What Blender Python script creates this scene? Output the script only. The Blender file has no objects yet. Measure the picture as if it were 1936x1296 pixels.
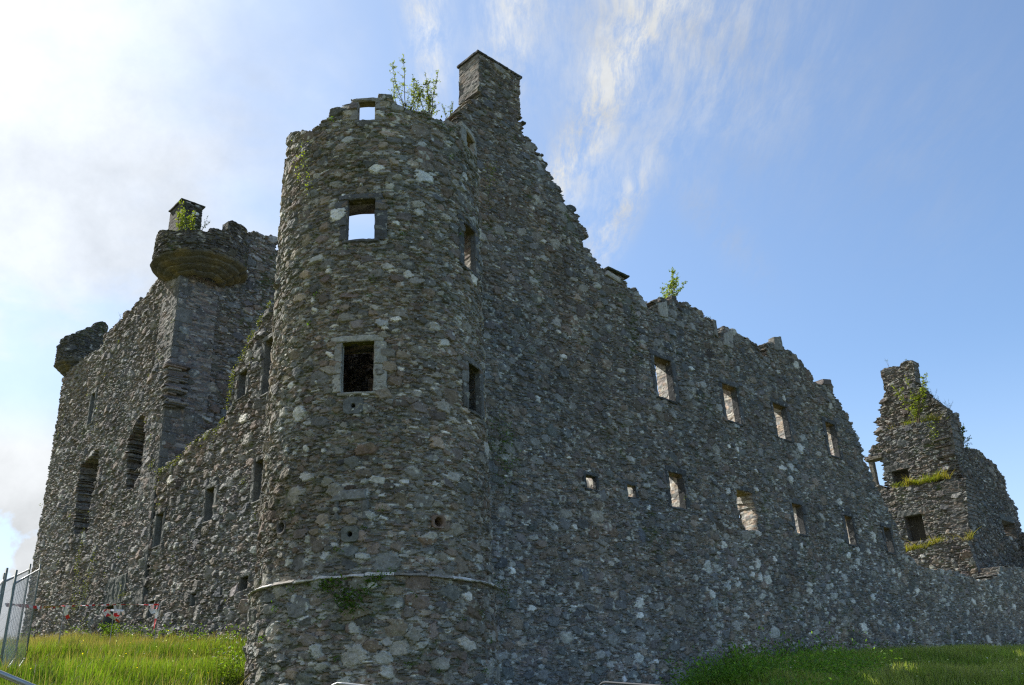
import bpy, math, time
import numpy as np
T00 = time.time()
S = bpy.context.scene
COL = S.collection
RNG = np.random.default_rng(7)

# ------------------------------------------------------------------ camera
FPX = 1680.0                                   # focal length in pixels of the 1936 px wide photograph
TH = math.atan(720 / 1680.0); RHO = math.atan(.047)
F = np.array([0, math.cos(TH), math.sin(TH)])
R0 = np.array([1.0, 0, 0]); U0 = np.array([0, -math.sin(TH), math.cos(TH)])
RX = math.cos(RHO) * R0 - math.sin(RHO) * U0
UX = math.sin(RHO) * R0 + math.cos(RHO) * U0
cd = bpy.data.cameras.new('camera'); cam = bpy.data.objects.new('camera', cd); COL.objects.link(cam)
from mathutils import Matrix, Vector
M4 = Matrix.Identity(4)
for i in range(3):
    M4[i][0] = RX[i]; M4[i][1] = UX[i]; M4[i][2] = -F[i]
cam.matrix_world = M4
cd.sensor_width = 36; cd.lens = FPX / 1936 * 36; cd.clip_start = .1; cd.clip_end = 6000
S.camera = cam

# ------------------------------------------------------------------ light and sky
SUN_AZ, SUN_EL = math.radians(-53), math.radians(43)       # azimuth from +Y towards +X
sdir = np.array([math.sin(SUN_AZ) * math.cos(SUN_EL), math.cos(SUN_AZ) * math.cos(SUN_EL), math.sin(SUN_EL)])
ld = bpy.data.lights.new('sun', 'SUN'); ld.energy = 4.6; ld.angle = math.radians(.6); ld.color = (1, .94, .85)
lo = bpy.data.objects.new('sun', ld); COL.objects.link(lo)
lo.rotation_euler = Vector(sdir).to_track_quat('Z', 'Y').to_euler()
S.view_settings.view_transform = 'Standard'; S.view_settings.look = 'None'
S.view_settings.exposure = 0.90; S.view_settings.gamma = 1
S.cycles.use_denoising = False
S.cycles.pixel_filter_type = 'BLACKMAN_HARRIS'; S.cycles.filter_width = 1.25
try:
    S.cycles.denoising_prefilter = 'ACCURATE'
except Exception:
    pass
S.cycles.max_bounces = 6; S.cycles.diffuse_bounces = 3; S.cycles.transparent_max_bounces = 8

W = bpy.data.worlds.new('World'); S.world = W; W.use_nodes = True
nt = W.node_tree; N = nt.nodes; L = nt.links; N.clear()


class NB:
    def __init__(s, nt): s.nt = nt; s.N = nt.nodes; s.L = nt.links

    def n(s, t, **k):
        x = s.N.new(t)
        for a, b in k.items(): setattr(x, a, b)
        return x

    def put(s, inp, v):
        if hasattr(v, 'is_linked'): s.L.new(v, inp)
        else: inp.default_value = v

    def m(s, op, a, b=None, c=None, clamp=False):
        x = s.n('ShaderNodeMath', operation=op, use_clamp=clamp); s.put(x.inputs[0], a)
        if b is not None: s.put(x.inputs[1], b)
        if c is not None: s.put(x.inputs[2], c)
        return x.outputs[0]

    def vm(s, op, a, b=None):
        x = s.n('ShaderNodeVectorMath', operation=op); s.put(x.inputs[0], a)
        if b is not None: s.put(x.inputs[1], b)
        return x.outputs['Value' if op == 'DOT_PRODUCT' else 'Vector']

    def noise(s, vec, scale, detail=4, rough=.55, dist=0):
        x = s.n('ShaderNodeTexNoise'); s.put(x.inputs['Vector'], vec); x.inputs['Scale'].default_value = scale
        x.inputs['Detail'].default_value = detail; x.inputs['Roughness'].default_value = rough
        x.inputs['Distortion'].default_value = dist
        return x.outputs[0]

    def rng(s, v, a, b, c=0., d=1., smooth=True):
        x = s.n('ShaderNodeMapRange'); x.interpolation_type = 'SMOOTHSTEP' if smooth else 'LINEAR'
        s.put(x.inputs[0], v)
        for i, q in enumerate((a, b, c, d)): x.inputs[i + 1].default_value = q
        return x.outputs[0]

    def mix(s, f, a, b, mode='MIX'):
        x = s.n('ShaderNodeMix', data_type='RGBA', blend_type=mode); s.put(x.inputs[0], f)
        s.put(x.inputs[6], a); s.put(x.inputs[7], b)
        return x.outputs[2]


w = NB(nt)
sky = w.n('ShaderNodeTexSky', sky_type='NISHITA'); sky.sun_disc = False
sky.sun_elevation = SUN_EL; sky.sun_rotation = SUN_AZ
sky.air_density = 1.0; sky.dust_density = 0.6; sky.ozone_density = 2.2; sky.altitude = 100
tc = w.n('ShaderNodeTexCoord'); dv = tc.outputs['Generated']
sx = w.n('ShaderNodeSeparateXYZ'); w.put(sx.inputs[0], dv)
zc = w.m('MAXIMUM', sx.outputs[2], .05)
PX = w.m('DIVIDE', sx.outputs[0], zc); PY = w.m('DIVIDE', sx.outputs[1], zc)
cb = w.n('ShaderNodeCombineXYZ'); w.put(cb.inputs[0], PX); w.put(cb.inputs[1], PY)
P2 = cb.outputs[0]


def wisp(cx, cy, ang, la, lb, amp):
    """soft elongated cloud patch on the cloud layer: centre, direction of its long axis, half sizes"""
    c, s_ = math.cos(ang), math.sin(ang)
    dx = w.m('SUBTRACT', PX, cx); dy = w.m('SUBTRACT', PY, cy)
    a = w.m('ADD', w.m('MULTIPLY', dx, c / la), w.m('MULTIPLY', dy, s_ / la))
    b = w.m('ADD', w.m('MULTIPLY', dx, -s_ / lb), w.m('MULTIPLY', dy, c / lb))
    r2 = w.m('ADD', w.m('MULTIPLY', a, a), w.m('MULTIPLY', b, b))
    return w.m('MULTIPLY', w.m('EXPONENT', w.m('MULTIPLY', r2, -1.)), amp)


# fibres run along the cloud layer, away from the viewer
mp = w.n('ShaderNodeMapping'); w.put(mp.inputs[0], P2); mp.inputs['Rotation'].default_value = (0, 0, math.radians(-2))
mp.inputs['Scale'].default_value = (7.5, 1.7, 1)
warp = w.noise(P2, 3.0, 3, .5)
wv = w.n('ShaderNodeVectorMath', operation='MULTIPLY_ADD')
cw = w.n('ShaderNodeCombineXYZ'); w.put(cw.inputs[0], warp); w.put(cw.inputs[1], warp)
w.put(wv.inputs[0], cw.outputs[0]); wv.inputs[1].default_value = (.5, .4, 0); w.put(wv.inputs[2], mp.outputs[0])
fib = w.noise(wv.outputs[0], 2.2, 12, .74)
soft = w.noise(P2, 2.6, 6, .55, .3)
den = wisp(.17, 1.35, math.radians(101), .40, .065, .80)
for a in [(.235, 1.70, 101, .26, .045, .95), (-.11, 1.06, 93, .22, .030, 1.1), (.02, 1.08, 97, .30, .05, .75), (.10, 1.5, 108, .4, .03, .7),
          (.36, 1.15, 72, .34, .13, .40), (.47, 1.72, 60, .35, .05, .22), (.2, 1.05, 90, .18, .16, .40), (.75, 1.4, 60, .6, .2, .10)]:
    den = w.m('ADD', den, wisp(a[0], a[1], math.radians(a[2]), a[3], a[4], a[5]))
cir = w.m('MULTIPLY', den, w.rng(fib, .34, .70, .05, 1.3))
# a bright sheet of thin cloud on the sun side
sheet = w.rng(w.m('ADD', w.m('MULTIPLY', PX, -1), w.m('MULTIPLY', w.m('SUBTRACT', soft, .5), .9)), .10, .85)
low = w.rng(w.m('ADD', w.m('MULTIPLY', PY, 1), w.m('MULTIPLY', w.m('SUBTRACT', soft, .5), 1.6)), 1.7, 2.2, 1, .35)
sheet = w.m('MULTIPLY', sheet, low)
cum = w.noise(dv, 7.0, 7, .6)
cumm = w.m('MULTIPLY', w.rng(cum, .44, .52), w.rng(sx.outputs[2], .33, .25))
cumm = w.m('MULTIPLY', cumm, w.rng(sx.outputs[0], -.30, -.42, 0, 1))
cover = w.m('ADD', w.m('ADD', cir, w.m('MULTIPLY', sheet, .85)), w.m('MULTIPLY', cumm, .8), clamp=True)
sd = w.vm('DOT_PRODUCT', dv, tuple(sdir)); sd = w.m('MAXIMUM', sd, 0)
glow = w.m('POWER', sd, 7.0)
cbr = w.m('ADD', w.m('ADD', 2.5, w.m('MULTIPLY', w.rng(w.noise(dv, 3.2, 8, .62), .3, .7), 2.3)), w.m('MULTIPLY', glow, 2.3))
cc = w.n('ShaderNodeVectorMath', operation='SCALE'); cc.inputs[0].default_value = (.965, 1.0, 1.03); w.put(cc.inputs[3], cbr)
skyc = w.mix(1.0, sky.outputs[0], (.84, .98, 1.08, 1), 'MULTIPLY')
hz = w.m('ADD', .06, w.m('MULTIPLY', w.m('POWER', sd, 2.5), .30))
hazed = w.mix(hz, skyc, (4.6, 5.2, 5.9, 1))
hazed = w.mix(w.rng(sx.outputs[2], .36, .08, 0, .25), hazed, (5.6, 6.1, 6.8, 1)); fin = w.mix(cover, hazed, cc.outputs[0])
bg = w.n('ShaderNodeBackground'); w.put(bg.inputs[0], fin); bg.inputs[1].default_value = .10
ow = w.n('ShaderNodeOutputWorld'); L.new(bg.outputs[0], ow.inputs[0])


# ------------------------------------------------------------------ geometry of the place (eye at the origin, metres)
def ray(x, y):
    v = F * FPX + RX * (x - 968) + UX * (648 - y)
    return v / np.linalg.norm(v)


def at(x, y, d):
    """point seen at photo pixel x, y at horizontal distance d"""
    r = ray(x, y); return r * (d / math.hypot(r[0], r[1]))


TAZ = math.radians(-9.2); TD = 20.0; TR = 2.5
C0 = np.array([TD * math.sin(TAZ), TD * math.cos(TAZ), 0.])       # axis of the corner tower
AR, AL = math.radians(45.67), math.radians(-43.9)
DR = np.array([math.sin(AR), math.cos(AR), 0.]); DL = np.array([math.sin(AL), math.cos(AL), 0.])


class Plane:
    def __init__(s, o, d, side=1):
        s.o = np.array(o, float); s.d = d; s.n = np.array([d[1], -d[0], 0.])
        if s.n @ (-s.o) < 0: s.n = -s.n                            # outward normal faces the eye
    def uv(s, x, y):
        r = ray(x, y); t = (s.o @ s.n) / (r @ s.n); p = r * t
        return ((p - s.o) @ s.d, p[2])
    def P(s, u, v, h):
        u, v, h = np.broadcast_arrays(u, v, h)
        q = s.o + u[..., None] * s.d + h[..., None] * s.n
        q[..., 2] = v; return q
    def dirv(s): return s.d


class Cyl:
    """u = arc length, 0 facing the eye, positive to the right seen from the eye"""
    def __init__(s, c, r, prof=None):
        s.c = np.array(c, float); s.r = r; s.a0 = math.atan2(-c[1], -c[0]); s.prof = prof
    def uv(s, x, y):
        q = ray(x, y); a = q[0]**2 + q[1]**2; b = -2 * (q[0] * s.c[0] + q[1] * s.c[1]); c = s.c[0]**2 + s.c[1]**2 - s.r**2
        D = b * b - 4 * a * c
        t = (-b - math.sqrt(max(D, 0))) / (2 * a); p = q * t
        an = math.atan2(p[1] - s.c[1], p[0] - s.c[0]) - s.a0
        an = (an + math.pi) % (2 * math.pi) - math.pi
        return (an * s.r, p[2])
    def P(s, u, v, h):
        u, v, h = np.broadcast_arrays(u, v, h)
        an = s.a0 + u / s.r; r = s.r + h
        if s.prof is not None: r = r + s.prof(v)
        return np.stack([s.c[0] + r * np.cos(an), s.c[1] + r * np.sin(an), v + 0 * r], -1)


# ------------------------------------------------------------------ noise
def h3(ix, iy, iz, seed=0):
    n = (ix.astype(np.int64) * 374761393 + iy.astype(np.int64) * 668265263 + iz.astype(np.int64) * 2147483647 + seed * 1274126177) & 0xffffffff
    n = ((n ^ (n >> 13)) * 1274126177) & 0xffffffff
    n = (n ^ (n >> 16)) & 0xffffffff
    return n.astype(np.float64) / 4294967295.0


def vn2(x, y, seed=0):
    x, y = np.broadcast_arrays(np.asarray(x, float), np.asarray(y, float))
    ix = np.floor(x); iy = np.floor(y); fx = x - ix; fy = y - iy
    fx = fx * fx * (3 - 2 * fx); fy = fy * fy * (3 - 2 * fy); z = np.zeros_like(ix) + 3
    a = h3(ix, iy, z, seed); b = h3(ix + 1, iy, z, seed); c = h3(ix, iy + 1, z, seed); d = h3(ix + 1, iy + 1, z, seed)
    return (a * (1 - fx) + b * fx) * (1 - fy) + (c * (1 - fx) + d * fx) * fy - .5


def fbm2(x, y, seed=0, o=3):
    r = 0; a = 1
    for k in range(o):
        r = r + a * vn2(x * 2**k, y * 2**k, seed + k * 17); a *= .5
    return r


# ------------------------------------------------------------------ mesh helpers
def new_mesh(name, verts, quads=None, tris=None, col=None, smooth=False, mat=None, parent=None):
    me = bpy.data.meshes.new(name)
    verts = np.asarray(verts, np.float32).reshape(-1, 3)
    parts = []
    nq = 0 if quads is None else len(quads); ntr = 0 if tris is None else len(tris)
    me.vertices.add(len(verts)); me.vertices.foreach_set('co', verts.ravel())
    idx = []; st = []; 
    if nq: idx.append(np.asarray(quads, np.int32).ravel())
    if ntr: idx.append(np.asarray(tris, np.int32).ravel())
    idx = np.concatenate(idx) if idx else np.zeros(0, np.int32)
    me.loops.add(len(idx)); me.loops.foreach_set('vertex_index', idx)
    me.polygons.add(nq + ntr)
    st = np.concatenate([np.arange(nq) * 4, nq * 4 + np.arange(ntr) * 3]).astype(np.int32)
    me.polygons.foreach_set('loop_start', st)
    me.polygons.foreach_set('use_smooth', np.full(nq + ntr, smooth, bool))
    if col is not None:
        ca = me.color_attributes.new('Col', 'FLOAT_COLOR', 'POINT')
        c = np.asarray(col, np.float32)
        if c.shape[1] == 3: c = np.concatenate([c, np.ones((len(c), 1), np.float32)], 1)
        ca.data.foreach_set('color', c.ravel())
    me.update(calc_edges=True); me.validate()
    o = bpy.data.objects.new(name, me); COL.objects.link(o)
    if mat: me.materials.append(mat)
    if parent is not None: o.parent = parent
    return o


def tag(o, label=None, cat=None, group=None, kind=None):
    if label: o['label'] = label
    if cat: o['category'] = cat
    if group: o['group'] = group
    if kind: o['kind'] = kind
    return o


def empty(name, label, cat, loc=(0, 0, 0), group=None):
    """a thing's base; parts are built in world space and parented with the inverse kept"""
    o = bpy.data.objects.new(name, None); COL.objects.link(o); o.location = loc; o.empty_display_size = .3
    return tag(o, label, cat, group)


def adopt(o, parent):
    o.parent = parent
    chain = Vector((0, 0, 0)); p = parent
    while p is not None:
        chain = chain + Vector(p.location); p = p.parent
    # parents here are only ever translated
    me = o.data
    if me is not None and o.get('_w') is None:
        co = np.empty(len(me.vertices) * 3, np.float32); me.vertices.foreach_get('co', co)
        co = co.reshape(-1, 3) - np.array(chain, np.float32); me.vertices.foreach_set('co', co.ravel()); me.update()
    return o


MBC = (.2, .2, .2)


class MB:
    """collects simple solids into one mesh"""
    def __init__(s): s.v = []; s.q = []; s.t = []; s.c = []; s.n = 0
    def add(s, v, q=None, t=None, c=(.2, .2, .2)):
        v = np.asarray(v, float).reshape(-1, 3)
        if q is not None and len(q): s.q.append(np.asarray(q) + s.n)
        if t is not None and len(t): s.t.append(np.asarray(t) + s.n)
        c = np.asarray(c, float)
        s.c.append(np.tile(c, (len(v), 1)) if c.ndim == 1 else c)
        s.v.append(v); s.n += len(v)
    def tube(s, pts, rad, seg=6, c=(.2, .2, .2)):
        pts = np.asarray(pts, float); n = len(pts); rad = np.broadcast_to(rad, (n,))
        tg = np.gradient(pts, axis=0); tg /= np.linalg.norm(tg, axis=1)[:, None] + 1e-9
        ref = np.array([0, 0, 1.]) if abs(tg[0][2]) < .9 else np.array([1., 0, 0])
        a = np.cross(tg, ref); a /= np.linalg.norm(a, axis=1)[:, None] + 1e-9; b = np.cross(tg, a)
        th = np.arange(seg) * 2 * math.pi / seg
        V = pts[:, None] + rad[:, None, None] * (np.cos(th)[None, :, None] * a[:, None] + np.sin(th)[None, :, None] * b[:, None])
        i = np.arange(n - 1)[:, None] * seg; j = np.arange(seg)[None]; k = (j + 1) % seg
        q = np.stack([i + j, i + k, i + seg + k, i + seg + j], -1).reshape(-1, 4)
        V = np.concatenate([V.reshape(-1, 3), pts[:1], pts[-1:]])
        c0 = n * seg; e = (n - 1) * seg
        t = [[c0, (x + 1) % seg, x] for x in range(seg)] + [[c0 + 1, e + x, e + (x + 1) % seg] for x in range(seg)]
        s.add(V, q, t, c)
    def build(s, name, mat, parent=None, smooth=False):
        o = new_mesh(name, np.concatenate(s.v), np.concatenate(s.q) if s.q else None,
                     np.concatenate(s.t) if s.t else None, np.concatenate(s.c), smooth, mat)
        if parent is not None: adopt(o, parent)
        return o


# ------------------------------------------------------------------ materials
def material(name):
    m = bpy.data.materials.new(name); m.use_nodes = True; t = m.node_tree; t.nodes.clear()
    b = NB(t); pr = b.n('ShaderNodeBsdfPrincipled'); out = b.n('ShaderNodeOutputMaterial')
    t.links.new(pr.outputs[0], out.inputs[0]); pr.inputs['Roughness'].default_value = .9
    pr.inputs['Specular IOR Level'].default_value = .25
    return m, b, pr, out


def stone_material(name, fine=1.0, lichen=1.0, bump=.5):
    m, b, pr, out = material(name)
    at_ = b.n('ShaderNodeAttribute', attribute_name='Col'); tcn = b.n('ShaderNodeTexCoord'); o = tcn.outputs['Object']
    n1 = b.noise(o, 9 * fine, 6, .65); n2 = b.noise(o, 38 * fine, 5, .7); n3 = b.noise(o, 1.1, 3, .5)
    k = b.m('MULTIPLY', b.rng(n1, .28, .74, .62, 1.42, False), b.rng(n2, .25, .75, .62, 1.40, False))
    k = b.m('MULTIPLY', k, b.rng(n3, .3, .7, .9, 1.12, False))
    g = b.n('ShaderNodeVectorMath', operation='SCALE'); b.put(g.inputs[0], at_.outputs['Color']); b.put(g.inputs[3], k)
    # pale crustose lichen: round spots of several sizes
    dist = b.noise(o, 22, 3, .6)
    ds = b.n('ShaderNodeVectorMath', operation='MULTIPLY_ADD'); cx = b.n('ShaderNodeCombineXYZ')
    for i_ in range(3): b.put(cx.inputs[i_], dist)
    b.put(ds.inputs[0], cx.outputs[0]); ds.inputs[1].default_value = (.07, .07, .07); b.put(ds.inputs[2], o)
    fac = None
    for sc, r in ((5.5, .062), (13, .024)):
        v = b.n('ShaderNodeTexVoronoi'); b.put(v.inputs['Vector'], ds.outputs[0]); v.inputs['Scale'].default_value = sc
        rr = b.n('ShaderNodeSeparateColor'); b.put(rr.inputs[0], v.outputs['Color'])
        rad = b.m('MULTIPLY', b.rng(rr.outputs[0], .72, 1.0, 0, 1, False), r * sc)
        q = b.rng(b.m('SUBTRACT', rad, v.outputs['Distance']), 0.0, .03)
        fac = q if fac is None else b.m('MAXIMUM', fac, q)
    fac = b.m('MULTIPLY', fac, b.rng(n2, .2, .5, .55, .95))
    fac = b.m('MULTIPLY', fac, at_.outputs['Alpha'])
    fac = b.m('MULTIPLY', fac, .85 * lichen)
    c2 = b.mix(fac, g.outputs[0], (.43, .45, .42, 1))
    b.put(pr.inputs['Base Color'], c2)
    bn = b.n('ShaderNodeBump'); bn.inputs['Strength'].default_value = bump; bn.inputs['Distance'].default_value = .03
    b.put(bn.inputs['Height'], b.m('ADD', b.m('MULTIPLY', n1, .7), b.m('MULTIPLY', n2, .55)))
    b.put(pr.inputs['Normal'], bn.outputs[0])
    return m


M_STONE = stone_material('rubble_stone')
M_ASH = stone_material('dressed_stone', .8, 1.3, .5)


def attr_material(name, rough=.8, trans=0., spec=.2, metal=0., bump=0, nscale=8, nlo=.7, nhi=1.3):
    m, b, pr, out = material(name)
    a = b.n('ShaderNodeAttribute', attribute_name='Col'); tcn = b.n('ShaderNodeTexCoord')
    n1 = b.noise(tcn.outputs['Object'], nscale, 4, .6)
    g = b.n('ShaderNodeVectorMath', operation='SCALE'); b.put(g.inputs[0], a.outputs['Color']); b.put(g.inputs[3], b.rng(n1, .3, .7, nlo, nhi, False))
    b.put(pr.inputs['Base Color'], g.outputs[0]); pr.inputs['Roughness'].default_value = rough
    pr.inputs['Specular IOR Level'].default_value = spec; pr.inputs['Metallic'].default_value = metal
    if bump:
        bn = b.n('ShaderNodeBump'); bn.inputs['Strength'].default_value = bump; bn.inputs['Distance'].default_value = .02
        b.put(bn.inputs['Height'], b.noise(tcn.outputs['Object'], nscale * 3, 5, .6)); b.put(pr.inputs['Normal'], bn.outputs[0])
    if trans:
        tr = b.n('ShaderNodeBsdfTranslucent'); g2 = b.n('ShaderNodeVectorMath', operation='MULTIPLY')
        b.put(g2.inputs[0], g.outputs[0]); g2.inputs[1].default_value = (1.5, 1.6, .6); b.put(tr.inputs[0], g2.outputs[0])
        mx = b.n('ShaderNodeMixShader'); mx.inputs[0].default_value = trans
        b.L.new(pr.outputs[0], mx.inputs[1]); b.L.new(tr.outputs[0], mx.inputs[2]); b.L.new(mx.outputs[0], out.inputs[0])
    return m


M_LEAF = attr_material('leaf', .55, .45, .3)
M_GRASS = attr_material('grass_blade', .6, .45, .25, nscale=.9, nlo=.75, nhi=1.25)
M_MOSS = attr_material('moss', .95, .15, .1)
M_BARK = attr_material('bark', .9)
M_WOOD = attr_material('weathered_board', .9, bump=.6, nscale=14)

# ------------------------------------------------------------------ rubble masonry
PAL_GREY = np.array([(.120, .120, .120), (.100, .104, .106), (.145, .140, .132), (.170, .166, .155), (.086, .088, .092), (.125, .112, .108),
                     (.135, .118, .098), (.160, .135, .112), (.105, .112, .110), (.200, .196, .184), (.150, .120, .100), (.112, .100, .098)])
PAL_WARM = np.array([1.0, 1.0, .95]) * np.array([(.130, .124, .108), (.108, .108, .100), (.160, .146, .120), (.185, .174, .148), (.092, .092, .088), (.140, .112, .088),
                     (.165, .118, .080), (.190, .150, .105), (.105, .112, .104), (.215, .205, .180), (.150, .105, .082), (.120, .098, .088)])
PAL_DARK = np.array([(.075, .074, .072), (.060, .062, .064), (.092, .088, .080), (.110, .106, .096), (.055, .056, .056), (.085, .076, .068),
                     (.09, .085, .06), (.07, .072, .06)])


def in_poly(px, py, poly):
    poly = np.asarray(poly); r = np.zeros(np.shape(px), bool); n = len(poly)
    for i in range(n):
        x1, y1 = poly[i]; x2, y2 = poly[(i + 1) % n]
        if y1 == y2: continue
        c = (py > min(y1, y2)) & (py <= max(y1, y2)) & (px < (py - y1) * (x2 - x1) / (y2 - y1) + x1)
        r ^= c
    return r


STAT = []


def masonry(name, surf, us, vs, poly, holes=(), rough_holes=(), seed=1, pal=PAL_GREY, T=.9, big=1.0, medium=1.0, sliver=1.0,
            relief=1.0, white=.03, lich=1.0, mortar=(.085, .080, .068), moss=.25, ragged=1.0, parent=None, rimT=None, lean=None, crisp=(), reveal_sun_gain=1., Tfun=None, rimrag=1., feat=(), sizefun=None, tone=None, tsplay=.1, edgej=.02,
            wfun=None, mossfun=None, topdecay=True, mat=None, back=True, stone_scale=1.0, splay=0.):
    r = np.random.default_rng(seed); us = np.asarray(us); vs = np.asarray(vs); nu, nv = len(us), len(vs)
    D = np.full((nv, nu), 9., np.float32); D2 = np.full((nv, nu), 9., np.float32); ID = np.full((nv, nu), -1, np.int32)
    area = (us[-1] - us[0]) * (vs[-1] - vs[0]); pu0, pu1, pv0, pv1 = us[0], us[-1], vs[0], vs[-1]
    rec = []; q_ = np.random.default_rng(5)
    CUT = [[(t0 + q_.normal(0, .25), q_.uniform(.66, 1.10)) for t0 in q_.permutation([.785, 2.356, 3.927, 5.498, 0, 3.14, 1.57, 4.71])[:q_.integers(2, 6)]] for _ in range(400)]
    Ug, Vg = np.meshgrid(us, vs)
    WARP = (fbm2(Ug * 13, Vg * 20, seed + 60, 3) * .28).astype(np.float32)

    def stamp(cu, cv, a, b, rot, p):
        k = 1.75; c, s_ = math.cos(rot), math.sin(rot); ex = k * (a * abs(c) + b * abs(s_)); ey = k * (a * abs(s_) + b * abs(c))
        i0, i1 = np.searchsorted(us, (cu - ex, cu + ex)); j0, j1 = np.searchsorted(vs, (cv - ey, cv + ey))
        if i0 >= i1 or j0 >= j1: return
        x = us[i0:i1] - cu; y = (vs[j0:j1] - cv)[:, None]
        X = np.abs(x * c + y * s_) / a; Y = np.abs(y * c - x * s_) / b
        d = (X**p + Y**p)**(1 / p)
        xs = (x * c + y * s_) / a; ys = (y * c - x * s_) / b
        for th, of in CUT[r.integers(0, 400)]: d = np.maximum(d, (xs * math.cos(th) + ys * math.sin(th)) / of)
        d = d + WARP[j0:j1, i0:i1]
        d = d.astype(np.float32); A = D[j0:j1, i0:i1]; B = D2[j0:j1, i0:i1]; m = d < A
        B[...] = np.minimum(B, np.maximum(A, d)); I = ID[j0:j1, i0:i1]; I[m] = len(rec); A[m] = d[m]

    classes = [(1.35 * big, .13, .28, .42, .82, 0), (5.0 * medium, .075, .15, .35, .75, 1), (36 * sliver, .06, .17, .13, .30, 2), (34, .03, .065, .3, .7, 3)]
    for fu, fv, fa, fb, fc_ in feat: stamp(fu, fv, fa, fb, r.normal(0, .1), 2.3); rec.append((fu, fv, fa, fb, 0))
    for cls, (dens, a0, a1, q0, q1, kk) in enumerate(classes):
        tries = int(area * dens / stone_scale**2 * (3.0 if cls < 2 else 2.6)); 
        if tries < 1: continue
        CU = r.uniform(pu0, pu1, tries); CV = r.uniform(pv0, pv1, tries)
        A = r.uniform(a0, a1, tries) * stone_scale; Q = r.uniform(q0, q1, tries); Bq = A * Q
        ROT = r.normal(0, .14 if cls != 2 else .09, tries)
        if lean is not None: ROT += lean
        PW = r.choice([2.0, 2.6, 3.6, 5.], tries); sz = sizefun(CU, CV) if sizefun is not None and cls < 3 else 1.; A = A * sz; Bq = Bq * sz
        ii = [np.clip(np.searchsorted(us, CU + e * A), 0, nu - 1) for e in (0, -.8, .8, 0, 0)]
        jj = [np.clip(np.searchsorted(vs, CV + e * Bq), 0, nv - 1) for e in (0, 0, 0, -.8, .8)]
        lim = 1.02
        for t in range(tries):
            if D[jj[0][t], ii[0][t]] < (1.15 if cls < 2 else 1.02): continue
            if cls < 2 and (D[jj[1][t], ii[1][t]] < lim or D[jj[2][t], ii[2][t]] < lim or D[jj[3][t], ii[3][t]] < lim or D[jj[4][t], ii[4][t]] < lim): continue
            stamp(CU[t], CV[t], A[t], Bq[t], ROT[t], PW[t]); rec.append((CU[t], CV[t], A[t], Bq[t], kk))
    rec = np.array(rec); ns = len(rec)
    if (ID < 0).any():
        ID[ID < 0] = ns - 1
    kind = rec[:, 4].astype(int)
    H = np.where(kind == 0, r.uniform(.025, .065, ns), np.where(kind == 1, r.uniform(.008, .045, ns), r.uniform(-.012, .03, ns))) * relief
    TU = r.normal(0, .10, ns) * relief; TV = r.normal(0, .16, ns) * relief
    pc = pal[r.integers(0, len(pal), ns)] * r.lognormal(0, .20, ns)[:, None]
    pwht = np.full(ns, white) if wfun is None else wfun(rec[:, 0], rec[:, 1])
    wh = (r.random(ns) < pwht) & (kind < 3)
    pc[wh] = np.array([.58, .58, .54]) * r.uniform(.6, 1.1, wh.sum())[:, None]
    for k, f_ in enumerate(feat): pc[k] = f_[4]; wh[k] = False
    U, V = np.meshgrid(us, vs)
    cu = rec[:, 0][ID]; cv = rec[:, 1][ID]
    t = np.clip((1.20 - D) / .42, 0, 1); t = t * t * (3 - 2 * t)
    e = np.clip((D2 - D) / .20, 0, 1); e = e * (2 - e)
    prof = t * e
    hh = -.028 * relief + prof * (.028 * relief + H[ID] + TU[ID] * (U - cu) + TV[ID] * (V - cv))
    hh += fbm2(U * 11, V * 16, seed, 3) * .016 * relief * (.4 + prof) + fbm2(U * .6, V * .6, seed + 5, 2) * .05
    mmask = np.clip(1 - prof * 2.6, 0, 1)[..., None]
    colr = pc[ID]
    patch = np.clip((fbm2(U * 5, V * 6, seed + 9, 3) - .36 + .36 * (r.random(ns) < .05)[ID] * (kind[ID] < 2)) * 9, 0, 1)[..., None] * .75
    colr = colr * (1 - patch) + np.array([.42, .43, .39]) * patch
    ml = np.asarray(mortar) * (1 + .5 * fbm2(U * 1.3, V * 1.3, seed + 3, 2)[..., None])
    colr = colr * (1 - mmask) + ml * mmask
    tn = (1 + .30 * fbm2(U * .45, V * .45, seed + 70, 2)) * (1 + .22 * fbm2(U * 2.6, V * .22, seed + 71, 3))
    if tone is not None: tn = tn * tone(U, V)
    wm = fbm2(U * .4 + 9, V * .5, seed + 72, 2)[..., None] * np.array([.10, 0, -.10]) + 1
    colr = colr * tn[..., None] * wm
    mo = fbm2(U * .9, V * .9, seed + 21, 3) * 1.2 + fbm2(U * 6, V * 8, seed + 22, 2) * .9 - .55 + moss * 1.1
    if mossfun is not None: mo = mo + mossfun(U, V)
    mo = np.clip(mo * 3, 0, 1)[..., None] * (.25 + .75 * mmask)
    colr = colr * (1 - mo * .8) + np.array([.062, .085, .020]) * mo * .8
    al = np.full(U.shape, lich)[..., None] * (1 - mo)
    # keep whole stones whose centre lies inside the outline
    sk = in_poly(rec[:, 0] + r.normal(0, edgej, ns) * ragged, rec[:, 1] + r.normal(0, edgej, ns) * ragged, poly) if callable(poly) is False else poly(rec[:, 0], rec[:, 1])
    for q in rough_holes: sk &= ~in_poly(rec[:, 0], rec[:, 1], q)
    K = sk[ID]
    loose = (D > 1.7) | (np.hypot(U - cu, V - cv) > .45)
    if not callable(poly): K = np.where(loose, in_poly(U, V, poly), K)
    HC = [(q[:, 0].mean(), q[:, 1].mean(), np.ptp(q[:, 0]) / 2, np.ptp(q[:, 1]) / 2) for q in list(holes) + (list(rough_holes) if splay > 0 else [])]
    CR = np.zeros(U.shape, bool)
    for a_, b_, c_, d_ in crisp: CR |= (U > min(a_, b_)) & (U < max(a_, b_)) & (V > c_) & (V < d_)
    if CR.any(): K = np.where(CR, in_poly(U, V, poly), K)
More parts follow.
